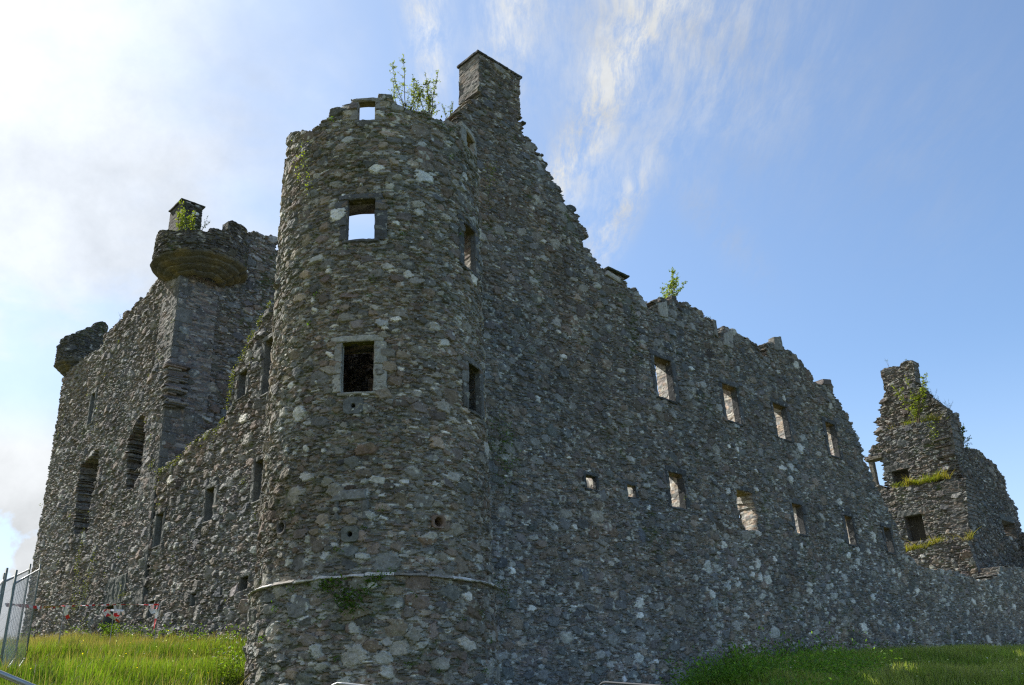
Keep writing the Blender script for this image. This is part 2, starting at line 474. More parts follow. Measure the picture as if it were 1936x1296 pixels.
    for q in holes: K &= ~in_poly(U, V, q)
    vid = np.arange(nu * nv).reshape(nv, nu)
    qk = K[:-1, :-1] & K[1:, :-1] & K[:-1, 1:] & K[1:, 1:]
    j, i = np.nonzero(qk)
    quads = np.stack([vid[j, i], vid[j, i + 1], vid[j + 1, i + 1], vid[j + 1, i]], -1)
    front = surf.P(U, V, hh).reshape(-1, 3)
    fc = np.concatenate([np.clip(colr, 0, .8), al], -1).reshape(-1, 4)
    pad = np.zeros((nv + 1, nu + 1), bool); pad[1:-1, 1:-1] = qk
    # boundary edges
    he = pad[:-1, 1:-1] != pad[1:, 1:-1]          # rows 0..nv-1, between (j,i)-(j,i+1)
    ve = pad[1:-1, :-1] != pad[1:-1, 1:]
    jh, ih = np.nonzero(he); jv, iv = np.nonzero(ve)
    E1 = np.concatenate([vid[jh, ih], vid[jv, iv]]); E2 = np.concatenate([vid[jh, ih + 1], vid[jv + 1, iv]])
    used = np.unique(quads)
    bv = np.unique(np.concatenate([E1, E2]))
    remap = np.full(nu * nv, -1, np.int64); remap[used] = np.arange(len(used))
    V_ = [front[used]]; Cc = [fc[used]]; Q = [remap[quads]]; n = len(used)
    bmap = np.full(nu * nv, -1, np.int64); bmap[bv] = np.arange(len(bv))
    bu = U.ravel()[bv]; bvv = V.ravel()[bv]; bh = hh.ravel()[bv]
    rt = T if rimT is None else rimT
    steps = max(2, int(rt / .07)); prev = remap[bv]; dep = 0
    rg = np.where(CR.ravel()[bv], .3, 1.) * ragged * rimrag; tf = np.ones(len(bv)) if Tfun is None else Tfun(bvv)
    sgu = np.zeros(len(bv)); isH = np.zeros(len(bv), bool); sgv = np.zeros(len(bv))
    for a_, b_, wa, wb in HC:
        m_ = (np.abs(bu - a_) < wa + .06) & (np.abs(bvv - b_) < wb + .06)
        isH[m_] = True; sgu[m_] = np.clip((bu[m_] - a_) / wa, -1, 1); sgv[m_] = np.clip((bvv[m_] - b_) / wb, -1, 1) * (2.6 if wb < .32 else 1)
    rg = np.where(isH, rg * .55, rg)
    for s_ in range(1, steps + 1):
        dep = rt * s_ / steps; g = min(1, s_ / 2)
        uu = bu + g * (vn2(dep * 7, bvv * 14, seed + 31) + .5 * vn2(dep * 19 + bu, bvv * 30, seed + 32)) * .06 * rg
        vv = bvv + g * (vn2(dep * 7, bu * 7, seed + 33)) * .05 * rg
        row = np.floor(bvv / .085); cell = np.floor((bu + dep) / .24 + h3(row, row * 0, row * 0, seed) * 3)
        hs = h3(row, cell, cell * 0 + 1, seed + 2); pi = (hs * len(pal)).astype(int) % len(pal)
        cc_ = pal[pi] * np.where(isH, reveal_sun_gain, 1.)[:, None] * (.7 + .7 * h3(row, cell, cell * 0 + 5, seed + 4))[:, None]  # opening reveals get a colour lift: sunlight painted in, plus limewash remains
        fr = bvv / .085 - row; md = (fr < .16)[:, None]; cc_ = np.where(md, np.asarray(mortar), cc_)
        uu = uu + sgu * splay * max(0, dep - .12); vv = vv + np.maximum(sgv, 0) * tsplay * max(0, dep - .12)
        V_.append(surf.P(uu, vv, bh * max(0, 1 - s_ / 2) - dep * tf).reshape(-1, 3)); Cc.append(np.concatenate([cc_, np.full((len(cc_), 1), lich * .6)], 1))
        cur = n + np.arange(len(bv)); n += len(bv)
        Q.append(np.stack([prev[bmap[E1]], prev[bmap[E2]], cur[bmap[E2]], cur[bmap[E1]]], -1)); prev = cur
    if back:
        st = max(1, int(.09 / max(np.median(np.diff(us)), 1e-3))); ci = np.arange(0, nu, st); cj = np.arange(0, nv, st)
        if ci[-1] != nu - 1: ci = np.append(ci, nu - 1)
        if cj[-1] != nv - 1: cj = np.append(cj, nv - 1)
        UU, VV = np.meshgrid(us[ci], vs[cj]); bk = surf.P(UU, VV, (-T + .03 + fbm2(UU * 3, VV * 6, seed + 40, 3) * .06) * (1 if Tfun is None else Tfun(VV))).reshape(-1, 3)
        mid = qk[np.clip((cj[:-1] + cj[1:]) // 2, 0, nv - 2)][:, np.clip((ci[:-1] + ci[1:]) // 2, 0, nu - 2)]
        mu_, mv_ = np.meshgrid((us[ci[:-1]] + us[ci[1:]]) / 2, (vs[cj[:-1]] + vs[cj[1:]]) / 2)
        for a_, b_, wa, wb in HC:
            if splay > 0 and wa > .1: mid &= ~((np.abs(mu_ - a_) < wa + splay * (T - .12) - .04) & (mv_ > b_ - wb) & (mv_ < b_ + wb + tsplay * (2.6 if wb < .32 else 1) * (T - .12)))
        jj_, ii_ = np.nonzero(mid); w_ = len(ci)
        q = np.stack([jj_ * w_ + ii_, jj_ * w_ + ii_ + 1, (jj_ + 1) * w_ + ii_ + 1, (jj_ + 1) * w_ + ii_], -1) + n
        row = np.floor(VV / .1); cell = np.floor(UU / .25 + h3(row, row * 0, row * 0, seed) * 3)
        bc = pal[(h3(row, cell, cell * 0, seed + 8) * len(pal)).astype(int) % len(pal)].reshape(-1, 3)
        V_.append(bk); Cc.append(np.concatenate([bc, np.full((len(bc), 1), .5)], 1)); Q.append(q); n += len(bk)
    o = new_mesh(name, np.concatenate(V_), np.concatenate(Q), None, np.concatenate(Cc), False, mat or M_STONE)
    if parent is not None: adopt(o, parent)
    STAT.append((name, ns, len(quads), n))
    return o


def spacing(a, b, fn):
    """grid coordinates from a to b whose step is fn(u)"""
    x = [a]
    while x[-1] < b: x.append(x[-1] + fn(x[-1]))
    return np.array(x)


def polyuv(surf, pts): return np.array([surf.uv(*p) for p in pts])


# ------------------------------------------------------------------ dressed stones
def block(mb, surf, u0, u1, v0, v1, h0, h1, c=(.14, .14, .135), bev=.02, seed=0, under=None, quad=None):
    """a bevelled, slightly uneven ashlar block mapped on to a wall surface"""
    r = np.random.default_rng(seed + int(abs(u0 * 977 + v0 * 131)))
    nu = max(2, int(abs(u1 - u0) / .07) + 2); nv = max(2, int(abs(v1 - v0) / .07) + 2)
    a = np.linspace(0, 1, nu); b_ = np.linspace(0, 1, nv)
    A, B = np.meshgrid(a, b_)
    def uvmap(A, B, inset):
        if quad is not None:
            q = np.asarray(quad); w4 = [(1 - A) * (1 - B), A * (1 - B), A * B, (1 - A) * B]
            U = sum(w4[k] * q[k][0] for k in range(4)); V = sum(w4[k] * q[k][1] for k in range(4))
            cu, cv = q.mean(0); 
            return U + np.sign(cu - U) * inset * (np.abs(U - cu) > 1e-6), V + np.sign(cv - V) * inset
        U = u0 + (u1 - u0) * A; V = v0 + (v1 - v0) * B
        return np.clip(U, min(u0, u1) + inset, max(u0, u1) - inset), np.clip(V, min(v0, v1) + inset, max(v0, v1) - inset)
    sh = r.normal(0, .004, 2)
    U, V = uvmap(A, B, bev); U = U + fbm2(V * 9, U * 9, seed + 8, 2) * .02; jit = fbm2(U * 9, V * 9, seed + 3, 3) * .028
    Fv = surf.P(U, V, h1 + jit + sh[0] * (A - .5)).reshape(-1, 3)
    per = [(0, i) for i in range(nu)] + [(j, nu - 1) for j in range(1, nv)] + [(nv - 1, i) for i in range(nu - 2, -1, -1)] + [(j, 0) for j in range(nv - 2, 0, -1)]
    pa = np.array([a[i] for j, i in per]); pb = np.array([b_[j] for j, i in per])
    U2, V2 = uvmap(pa, pb, 0)
    rings = [Fv[[j * nu + i for j, i in per]]]
    hs = np.concatenate([[h1 - bev], np.linspace(h1 - bev, h0, max(2, int((h1 - h0) / .1) + 1))[1:]])
    n0 = len(Fv); V_ = [Fv]; Q = []
    for j in range(nv - 1):
        for i in range(nu - 1): Q.append([j * nu + i, j * nu + i + 1, (j + 1) * nu + i + 1, (j + 1) * nu + i])
    prev = np.array([j * nu + i for j, i in per]); n = n0; m = len(per)
    for h in hs:
        V_.append(surf.P(U2 + fbm2(U2 * 8 + h * 5, V2 * 8, seed, 2) * .03, V2 + fbm2(U2 * 7, V2 * 9 + h * 4, seed + 1, 2) * .022, np.full(m, h)).reshape(-1, 3)); cur = n + np.arange(m); n += m
        for k in range(m): Q.append([prev[k], prev[(k + 1) % m], cur[(k + 1) % m], cur[k]])
        prev = cur
    V_ = np.concatenate(V_); cc = np.tile(np.append(np.asarray(c) * r.uniform(.75, 1.25), .5), (len(V_), 1))
    if under is not None:
        # algae on the damp soffit: vertices of the lower side behind the front face
        k0 = n0
        for h in hs:
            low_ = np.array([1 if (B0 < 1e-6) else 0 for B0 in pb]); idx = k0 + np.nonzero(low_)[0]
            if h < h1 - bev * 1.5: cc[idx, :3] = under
            k0 += m
    mb.add(V_, Q, None, cc)


def rectof(surf, q):
    """quad TL,TR,BR,BL in photo pixels -> upright rectangle on the wall"""
    p = np.array([surf.uv(*x) for x in q])
    return (p[0, 0] + p[3, 0]) / 2, (p[1, 0] + p[2, 0]) / 2, (p[2, 1] + p[3, 1]) / 2, (p[0, 1] + p[1, 1]) / 2


ASH = (.115, .118, .115)


def window(surf, rect, parent, seed=0, depth=.28, jamb=.17, lint=.16, sill=.09, c=ASH, algae=(.095, .085, .030), proud=.02, name='window', nj=2, parts='lsjj'):
    """dressed window: jambs (the window part itself) with a lintel and a sill below it"""
    u0, u1, v0, v1 = rect
    if u0 > u1: u0, u1 = u1, u0
    r = np.random.default_rng(seed + 5); mb = MB()
    # thin lining round the opening, just inside the dressed stones
    e_ = .003; hs_ = np.linspace(-.02, -depth, 4); per = [(u0 + e_, v0 + e_), (u1 - e_, v0 + e_), (u1 - e_, v1 - e_), (u0 + e_, v1 - e_)]; pp = []
    for k in range(4):
        for t_ in np.linspace(0, 1, 8, endpoint=False): pp.append([per[k][z] + (per[(k + 1) % 4][z] - per[k][z]) * t_ for z in (0, 1)])
    pp = np.array(pp); m_ = len(pp); V_ = np.concatenate([surf.P(pp[:, 0], pp[:, 1], np.full(m_, h_)) for h_ in hs_])
    Q_ = [[k * m_ + i, k * m_ + (i + 1) % m_, (k + 1) * m_ + (i + 1) % m_, (k + 1) * m_ + i] for k in range(3) for i in range(m_)]
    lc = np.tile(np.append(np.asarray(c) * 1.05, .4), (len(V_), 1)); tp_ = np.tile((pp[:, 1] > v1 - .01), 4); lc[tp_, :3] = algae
    mb.add(V_, Q_, None, lc); o = mb.build(name, M_ASH, parent)
    for sd_ in (0, 1):
        mb = MB(); z = v0
        while z < v1 - .01:
            hgt = min(v1 - z, r.uniform(.35, .75)); hgt = v1 - z if v1 - z - hgt < .18 else hgt
            wd = jamb * r.uniform(.75, 1.35)
            a, b_ = (u0 - wd, u0) if sd_ == 0 else (u1, u1 + wd)
            block(mb, surf, a, b_, z + .004, z + hgt - .004, -depth, proud + r.uniform(-.006, .012), c, seed=seed + int(z * 10))
            z += hgt
        j_ = mb.build('jamb', M_ASH); j_.parent = o; adopt_child(j_, parent)
    mb = MB(); block(mb, surf, u0 - jamb * r.uniform(.5, 1.2), u1 + jamb * r.uniform(.5, 1.2), v1 + .002, v1 + lint, -depth - .1, proud + .012, c, seed=seed + 77, under=algae)
    l_ = mb.build('lintel', M_ASH); l_.parent = o; adopt_child(l_, parent)
    if 's' in parts:
        mb = MB(); block(mb, surf, u0 - jamb * .4, u1 + jamb * .4, v0 - sill, v0 - .002, -depth, proud + .018, c, seed=seed + 99)
        s_ = mb.build('sill', M_ASH); s_.parent = o; adopt_child(s_, parent)
    return o


def adopt_child(o, root):
    """vertices were made in world space; the part above sits at the root's origin"""
    me = o.data; co = np.empty(len(me.vertices) * 3, np.float32); me.vertices.foreach_get('co', co)
    co = co.reshape(-1, 3) - np.array(root.location, np.float32); me.vertices.foreach_set('co', co.ravel()); me.update()


def hole(surf, rect, m=0.0):
    u0, u1, v0, v1 = rect; a, b_ = min(u0, u1) - m, max(u0, u1) + m
    return np.array([(a, v0 - m), (b_, v0 - m), (b_, v1 + m), (a, v1 + m)])


# ================================================================== RIGHT RANGE
PR = Plane(C0, DR); PL = Plane(C0, DL)
PXM = 1.15                                              # photo-to-render sampling: metres per vertex at 1 m is 1/(889*k)


def du_right(u):
    p = C0 + DR * u; d = np.linalg.norm(p[:2]); los = p[:2] / d
    cosf = abs(PR.n[:2] @ los); return max(.014, d / 889 / max(cosf, .25) * .72)


rng_out = [(861, 235), (866, 212), (885, 200), (904, 183), (904, 99), (962, 133), (966, 138), (971, 138), (984, 147), (983, 185), (987, 222), (983, 230),
           (993, 248), (1005, 268), (1012, 284), (1018, 294), (1027, 297), (1035, 320), (1052, 345), (1063, 365), (1072, 390), (1090, 405), (1100, 428),
           (1112, 437), (1113, 452), (1105, 458), (1110, 468), (1128, 485), (1136, 500), (1150, 510), (1165, 514), (1182, 528), (1195, 540), (1209, 547), (1216, 560),
           (1215, 578), (1228, 584), (1240, 575), (1258, 567), (1266, 562), (1290, 569), (1322, 585), (1332, 598), (1345, 603), (1354, 634), (1359, 630), (1366, 623),
           (1385, 625), (1395, 630), (1410, 640), (1425, 646), (1440, 660), (1441, 676), (1447, 668), (1449, 652), (1459, 645), (1478, 652), (1490, 662),
           (1505, 672), (1520, 685), (1533, 700), (1541, 722), (1555, 726), (1570, 731), (1578, 745), (1586, 755), (1595, 775), (1605, 790), (1620, 820), (1632, 850),
           (1636, 872), (1645, 890), (1655, 915), (1672, 955), (1690, 980), (1700, 1000), (1715, 1040), (1735, 1066), (1760, 1075), (1800, 1079), (1830, 1087),
           (1850, 1094), (1870, 1096), (1885, 1082), (1903, 1070), (1990, 1080)]
out_uv = list(map(tuple, polyuv(PR, rng_out))); umax = out_uv[-1][0]; _o = sorted(out_uv); OU = [p[0] for p in _o]; OV = [p[1] for p in _o]
out_uv += [(umax, -2.2), (0.3, -2.2), (0.3, 9.0), (1.6, 10.), (out_uv[0][0] - .15, 14.0)]
RW = {'W1': [(1236, 673), (1271, 686), (1274, 758), (1244, 750)], 'W2': [(1364, 724), (1392, 735), (1401, 802), (1375, 794)],
      'W3': [(1460, 761), (1487, 771), (1496, 834), (1471, 827)], 'W4': [(1559, 798), (1578, 804), (1589, 866), (1571, 860)],
      'S1': [(1108, 899), (1126, 902), (1127, 926), (1109, 923)], 'S2': [(1186, 917), (1201, 919), (1203, 942), (1187, 939)],
      'W5': [(1263, 892), (1292, 899), (1297, 962), (1270, 958)], 'W7': [(1498, 951), (1516, 957), (1523, 1011), (1505, 1008)],
      'W8': [(1596, 975), (1610, 979), (1620, 1033), (1605, 1028)], 'W9': [(1670, 996), (1683, 1001), (1691, 1047), (1678, 1043)]}
RR = {k: rectof(PR, q) for k, q in RW.items()}
W6 = polyuv(PR, [(1394, 926), (1421, 933), (1424, 948), (1430, 965), (1431, 1003), (1411, 1002), (1402, 990), (1398, 968), (1393, 955)])
rangeth = empty('castle_range', 'long dark rubble wall with a broken gable, tall chimney and two rows of small windows', 'castle wall', tuple(C0 + DR * 20))
us = spacing(0.3, umax, du_right); vs = np.arange(-2.2, 20.2, .0205)
def feats(surf, L_): return [(*surf.uv(x, y), a, b_, c_) for x, y, a, b_, c_ in L_]


WH, GW, BR = (.60, .60, .56), (.36, .37, .35), (.20, .145, .105)
FR = feats(PR, [(1227, 960, .10, .10, WH), (1433, 1067, .16, .19, WH), (1438, 1093, .15, .14, WH), (1423, 1087, .12, .11, WH), (1531, 1105, .20, .10, WH), (1430, 891, .12, .09, WH), (1430, 925, .13, .12, WH), (1587, 949, .17, .13, WH), (1007, 1150, .14, .075, WH),
    (1087, 997, .12, .09, WH), (1338, 1072, .22, .2, GW), (1515, 1034, .13, .15, WH), (1464, 1058, .12, .11, WH), (1624, 1063, .18, .15, WH), (1643, 1043, .18, .12, WH), (1068, 813, .07, .055, WH), (1150, 785, .10, .06, WH), (1213, 818, .09, .07, WH), (1270, 810, .12, .08, WH),
    (1074, 457, .08, .13, WH), (1385, 995, .1, .1, GW), (1030, 1236, .16, .11, (.24, .20, .18)), (1208, 1243, .2, .14, GW), (1465, 1195, .3, .22, GW), (1025, 1262, .12, .06, GW), (1105, 1082, .2, .17, (.13, .14, .16)), (1214, 1012, .25, .22, (.11, .12, .14)), (1482, 752, .09, .16, WH),
    (1380, 845, .09, .08, WH), (1394, 850, .09, .13, WH), (1480, 795, .1, .1, WH), (1612, 1010, .1, .1, WH), (1655, 1022, .12, .12, WH), (1700, 960, .1, .2, WH), (960, 660, .06, .05, GW), (1030, 625, .08, .09, GW), (920, 608, .04, .06, WH), (925, 660, .05, .05, WH),
    (1480, 885, .3, .10, WH), (1505, 890, .2, .08, GW), (1690, 1080, .15, .12, WH), (1750, 1160, .12, .13, WH), (1375, 1110, .2, .15, GW), (1180, 1285, .1, .1, WH), (1240, 1250, .1, .08, WH), (1000, 1100, .12, .07, GW), (1165, 1060, .12, .08, GW)])


def whr(u, v): return .022 + .09 * np.clip((u - 9) / 12, 0, 1) * np.clip(1 - np.abs(v - 5) / 4, 0, 1)


holes = [hole(PR, RR[k]) for k in RR]
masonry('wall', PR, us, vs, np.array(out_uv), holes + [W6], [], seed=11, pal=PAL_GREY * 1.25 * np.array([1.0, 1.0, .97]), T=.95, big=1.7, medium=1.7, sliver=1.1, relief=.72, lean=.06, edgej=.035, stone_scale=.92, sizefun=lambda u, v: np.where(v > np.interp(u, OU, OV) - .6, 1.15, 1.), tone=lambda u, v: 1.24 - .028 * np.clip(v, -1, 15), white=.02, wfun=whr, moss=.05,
        mortar=(.14, .132, .112), parent=rangeth, splay=.5, tsplay=.36, reveal_sun_gain=1.7, feat=FR,
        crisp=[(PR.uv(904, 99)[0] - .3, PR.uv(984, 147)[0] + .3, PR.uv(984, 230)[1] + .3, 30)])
for i, k in enumerate(RW):
    small = k[0] == 'S'
    window(PR, RR[k], rangeth, seed=200 + i, depth=.10 if small else .24, jamb=.12 if small else .19, lint=.10 if small else .19, sill=.06 if small else .08, c=(.080, .084, .086),
           algae=(.13, .12, .03) if small else (.11, .085, .035))
mb = MB(); block(mb, PR, W6[0][0] - .15, W6[1][0] + .2, W6[0][1] + .0, W6[0][1] + .17, -.8, .02, (.08, .084, .086), seed=77, under=(.13, .11, .03)); mb.build('lintel', M_ASH, rangeth)
# chimney head courses, string and cope
mb = MB()
cu0 = PR.uv(904, 99)[0]; cu1 = PR.uv(984, 147)[0]; ctop = PR.uv(904, 99)[1]; cbase = PR.uv(984, 230)[1]
x = cu0 - .05
rr_ = np.random.default_rng(3)
while x < cu1 - .02:
    wd = min(rr_.uniform(.4, .7), cu1 + .06 - x)
    if not (cu0 + 1.28 < x + wd / 2 < cu0 + 1.5):
        block(mb, PR, x, x + wd - .01, ctop - .02, ctop + .055, -1.0, .05, (.075, .078, .08), seed=int(x * 50))
    x += wd
mb.build('chimney_cope', M_ASH, rangeth)
mb = MB(); block(mb, PR, cu0 - .12, cu0 + .0, cbase - .40, cbase - .33, -.95, .05, (.08, .085, .07), seed=4); mb.build('drip_course', M_ASH, rangeth); mb = MB()
block(mb, PR, cu1 - .05, cu1 + .09, cbase - .02, cbase + .05, -.95, .05, (.08, .085, .07), seed=5)
mb.build('drip_course', M_ASH, rangeth)
# pale dormer jambs left standing on the wall head
DJ = [[(1245, 598), (1262, 602), (1259, 571), (1242, 575)], [(1346, 604), (1352, 607), (1357, 640), (1350, 634)][::-1],
      [(1367, 653), (1385, 660), (1384, 624), (1367, 632)], [(1463, 662), (1479, 664), (1475, 637), (1462, 638)]]
for i, q in enumerate(DJ):
    mb = MB(); quv = [PR.uv(*p) for p in q]; cu = np.mean([p[0] for p in quv]); cv = np.mean([p[1] for p in quv])
    block(mb, PR, 0, .3, 0, .5, -.24, .055, (.24, .235, .21), bev=.02, seed=40 + i, quad=quv)
    mb.build('dormer_jamb', M_ASH, rangeth)
mb = MB(); a = PR.uv(1146, 510); b_ = PR.uv(1180, 524)
block(mb, PR, a[0], b_[0] + .15, (a[1] + b_[1]) / 2 - .0, (a[1] + b_[1]) / 2 + .07, -.7, .12, (.07, .08, .06), seed=9)
mb.build('cope_slab', M_ASH, rangeth)
mb = MB(); q = [PR.uv(*p) for p in [(1145, 520), (1172, 536), (1172, 527), (1147, 512)]]
block(mb, PR, 0, .3, 0, .3, -.3, .06, (.36, .35, .32), bev=.03, seed=10, quad=q); mb.build('pale_boulder', M_ASH, rangeth)
mb = MB(); q = [PR.uv(*p) for p in [(1553, 728), (1571, 731), (1570, 718), (1556, 717)]]
block(mb, PR, 0, .3, 0, .3, -.4, .06, (.14, .12, .11), bev=.05, seed=12, quad=q); mb.build('cap_stone', M_ASH, rangeth)

# ================================================================== LEFT CURTAIN AND KEEP
def du_left(u):
    p = C0 + DL * u; d = np.linalg.norm(p[:2]); los = p[:2] / d
    cosf = abs(PL.n[:2] @ los); return max(.015, d / 889 / max(cosf, .25) * .72)


ukc = PL.uv(330, 620)[0]                                # the keep's near corner
cur = [(311, 885), (330, 872), (345, 860), (362, 838), (385, 825), (400, 815), (413, 812), (419, 800), (430, 780), (436, 745), (440, 715), (446, 695), (462, 668), (472, 645),
       (483, 625), (495, 600), (508, 578), (525, 562), (545, 540), (560, 500)]
cuv = list(map(tuple, polyuv(PL, cur)))
cuv = [(ukc - .0, cuv[0][1])] + [c for c in cuv if c[0] < ukc] 
cuv = [c for c in cuv if c[0] > 2.2] + [(2.2, 12.), (.4, 9.), (.4, -1.5), (ukc, -1.5)]
LW = {'A': [(297, 975), (310, 968), (304.5, 1030), (289, 1036)], 'B': [(391, 926), (407, 920), (401, 983), (385, 988)],
      'C': [(483.5, 875), (499, 868), (494, 945), (478, 949)], 'D': [(452, 708), (467.6, 699), (463.7, 747), (449.8, 755.6)],
      'E': [(502, 646), (518, 636), (511, 740), (495, 747)], 'F': [(362, 1126), (372, 1120), (370, 1145), (361, 1148)],
      'G': [(455, 1094), (470, 1089), (468, 1113), (455, 1118)], 'H': [(419, 1111.6), (422, 1110.5), (421, 1125), (418.5, 1127)],
      'I': [(282, 1140), (292, 1136), (290, 1166), (281, 1170)]}
LR = {k: rectof(PL, q) for k, q in LW.items()}
curt = empty('curtain_wall', 'grey rubble curtain wall stepping up between the round tower and the keep', 'castle wall', tuple(C0 + DL * 8))
us = spacing(.4, ukc, du_left); vs = np.arange(-1.5, 15.5, .021)
masonry('wall', PL, us, vs, np.array(cuv), [hole(PL, LR[k]) for k in LR], [], seed=21, pal=PAL_GREY * 1.25, T=.9, big=1.7, medium=1.8, relief=1.0, edgej=.06, white=.015, moss=.12,
        mortar=(.135, .132, .112), parent=curt)
for i, k in enumerate(LW):
    sm = k in 'FGHI'
    window(PL, LR[k], curt, seed=300 + i, jamb=.13 if sm else .16, lint=.1 if sm else .14, sill=.06, c=(.135, .14, .132), algae=(.14, .12, .05), depth=.45)

keep = empty('castle_keep', 'tall square grey keep with corbelled corner turrets and long slit windows', 'castle keep', tuple(C0 + DL * 20))
kf = [(124, 711), (128, 700), (150, 683), (175, 662), (190, 655), (200, 632), (222, 607), (232, 600), (245, 590), (258, 572), (272, 557), (288, 541), (296, 526), (315, 500), (348, 482)]
kuv = list(map(tuple, polyuv(PL, kf))); ukl = PL.uv(90, 890)[0]
kuv = [(ukl, kuv[0][1])] + [k for k in kuv if k[0] < ukl] + [(ukc, kuv[-1][1]), (ukc, .5), (ukl, .5)]
KP1 = polyuv(PL, [(262, 792), (272, 796), (275, 815), (273.8, 842), (255, 920), (238.6, 926), (240.5, 880), (241.4, 846), (249.5, 818)])
KP2 = polyuv(PL, [(183.5, 850), (187, 860), (179, 911), (162, 1005), (143, 1012), (147.6, 950), (148.8, 904), (158, 876), (172, 862)])
KS = {'K': [(173, 748), (181, 742), (174.5, 799), (167, 803)]}
KR = {k: rectof(PL, q) for k, q in KS.items()}
door = rectof(PL, [(200, 1150), (221, 1143), (217, 1206), (195, 1212)])
us = spacing(ukc, ukl, du_left); vs = np.arange(.5, 18.3, .026)
masonry('wall', PL, us, vs, np.array(kuv), [hole(PL, KR['K']), hole(PL, door)], [KP1, KP2], seed=31, pal=PAL_GREY * 1.25, T=1.5, big=.8, medium=2.0, sliver=.9, relief=.9, edgej=.05,
        white=.006, moss=.10, lich=.6, mortar=(.12, .116, .10), parent=keep, crisp=[(ukl - .8, ukl + 1, 0, kuv[0][1] + .5), (ukc - 1, ukc + .6, 0, 16)])
window(PL, KR['K'], keep, seed=350, jamb=.14, lint=.2, sill=.06, c=(.16, .165, .155), depth=.4)
dw = window(PL, door, keep, seed=351, jamb=.5, lint=.95, sill=.05, c=(.085, .095, .088), depth=.6, name='doorway', algae=(.10, .09, .03), parts='l')
mb = MB()
for k in range(5): # worn raised ribs on the slab over the doorway
    u_ = door[0] + (door[1] - door[0]) * (k / 4 * 1.5 - .25)
    block(mb, PL, u_ - .02, u_ + .02, door[3] + .06, door[3] + .85, .02, .045, (.085, .095, .088), seed=k)
    mb_b = None
o = mb.build('lintel_ribs', M_ASH); o.parent = dw; adopt_child(o, keep)
# side face of the keep, at right angles
KC = C0 + DL * ukc
PS = Plane(KC, DR)
ks = [(348, 482), (380, 470), (440, 455), (468, 440), (480, 437), (492, 441), (503, 445), (514, 448), (519, 455), (519, 470), (526, 474), (540, 476), (600, 500), (700, 560)]
suv = list(map(tuple, polyuv(PS, ks))); suv = [(0, suv[0][1])] + [s for s in suv if s[0] > 0] + [(suv[-1][0], 3), (0, 3)]
us = spacing(0, 9.0, lambda u: .026); vs = np.arange(5, 19.5, .026)
slitS = rectof(PS, [(367, 800), (370, 800), (369, 826), (366, 826)])
masonry('side_wall', PS, us, vs, np.array(suv), [hole(PS, slitS)], [], seed=33, pal=PAL_GREY * 1.15, T=1.5, big=1.5, relief=1.0, white=.01, moss=.25, mortar=(.09, .09, .07), parent=keep, crisp=[(-1, .5, 0, 16)])
window(PS, slitS, keep, seed=355, jamb=.3, lint=.3, sill=.2, c=(.10, .105, .10), depth=.4)
# quoins up the near corner of the keep
mb = MB(); mq = MB(); mb2 = MB(); mq2 = MB(); z = 4.0; r_ = np.random.default_rng(5); k = 0
while z < 15.6:
    hgt = r_.uniform(.28, .6)
    if not (10.6 < z < 12.3):
        la, lb = (r_.uniform(.4, .75), r_.uniform(.22, .35)); la, lb = (la, lb) if k % 2 else (lb, la)
        A_, B_ = (mb, mq) if z < 11 else (mb2, mq2)
        block(A_, PS, -.03, la, z + .005, z + hgt - .005, -.25, .035, (.115, .12, .115), seed=k)
        block(B_, PL, ukc - .032, ukc + lb, z + .005, z + hgt - .005, -.03, .022, (.125, .125, .115), seed=k + 50)
    z += hgt; k += 1
for q_ in (mb, mq, mb2, mq2): q_.build('quoins', M_ASH, keep)
# the torn stub of masonry where the curtain joined the corner
mb = MB()
for k in range(26):
    z = 10.6 + k * .066; wd = .35 + .35 * abs(math.sin(k * .9)) + r_.uniform(-.08, .08)
    block(mb, PS, -.12 + r_.uniform(-.1, .1), wd * .9, z, z + .07 + r_.uniform(0, .03), -.1, .08 + .28 * abs(math.sin(k * .45 + .6)) * r_.uniform(.6, 1), PAL_GREY[k % 12] * 1.2, bev=.02, seed=k)
mb.build('torn_stub', M_ASH, keep)


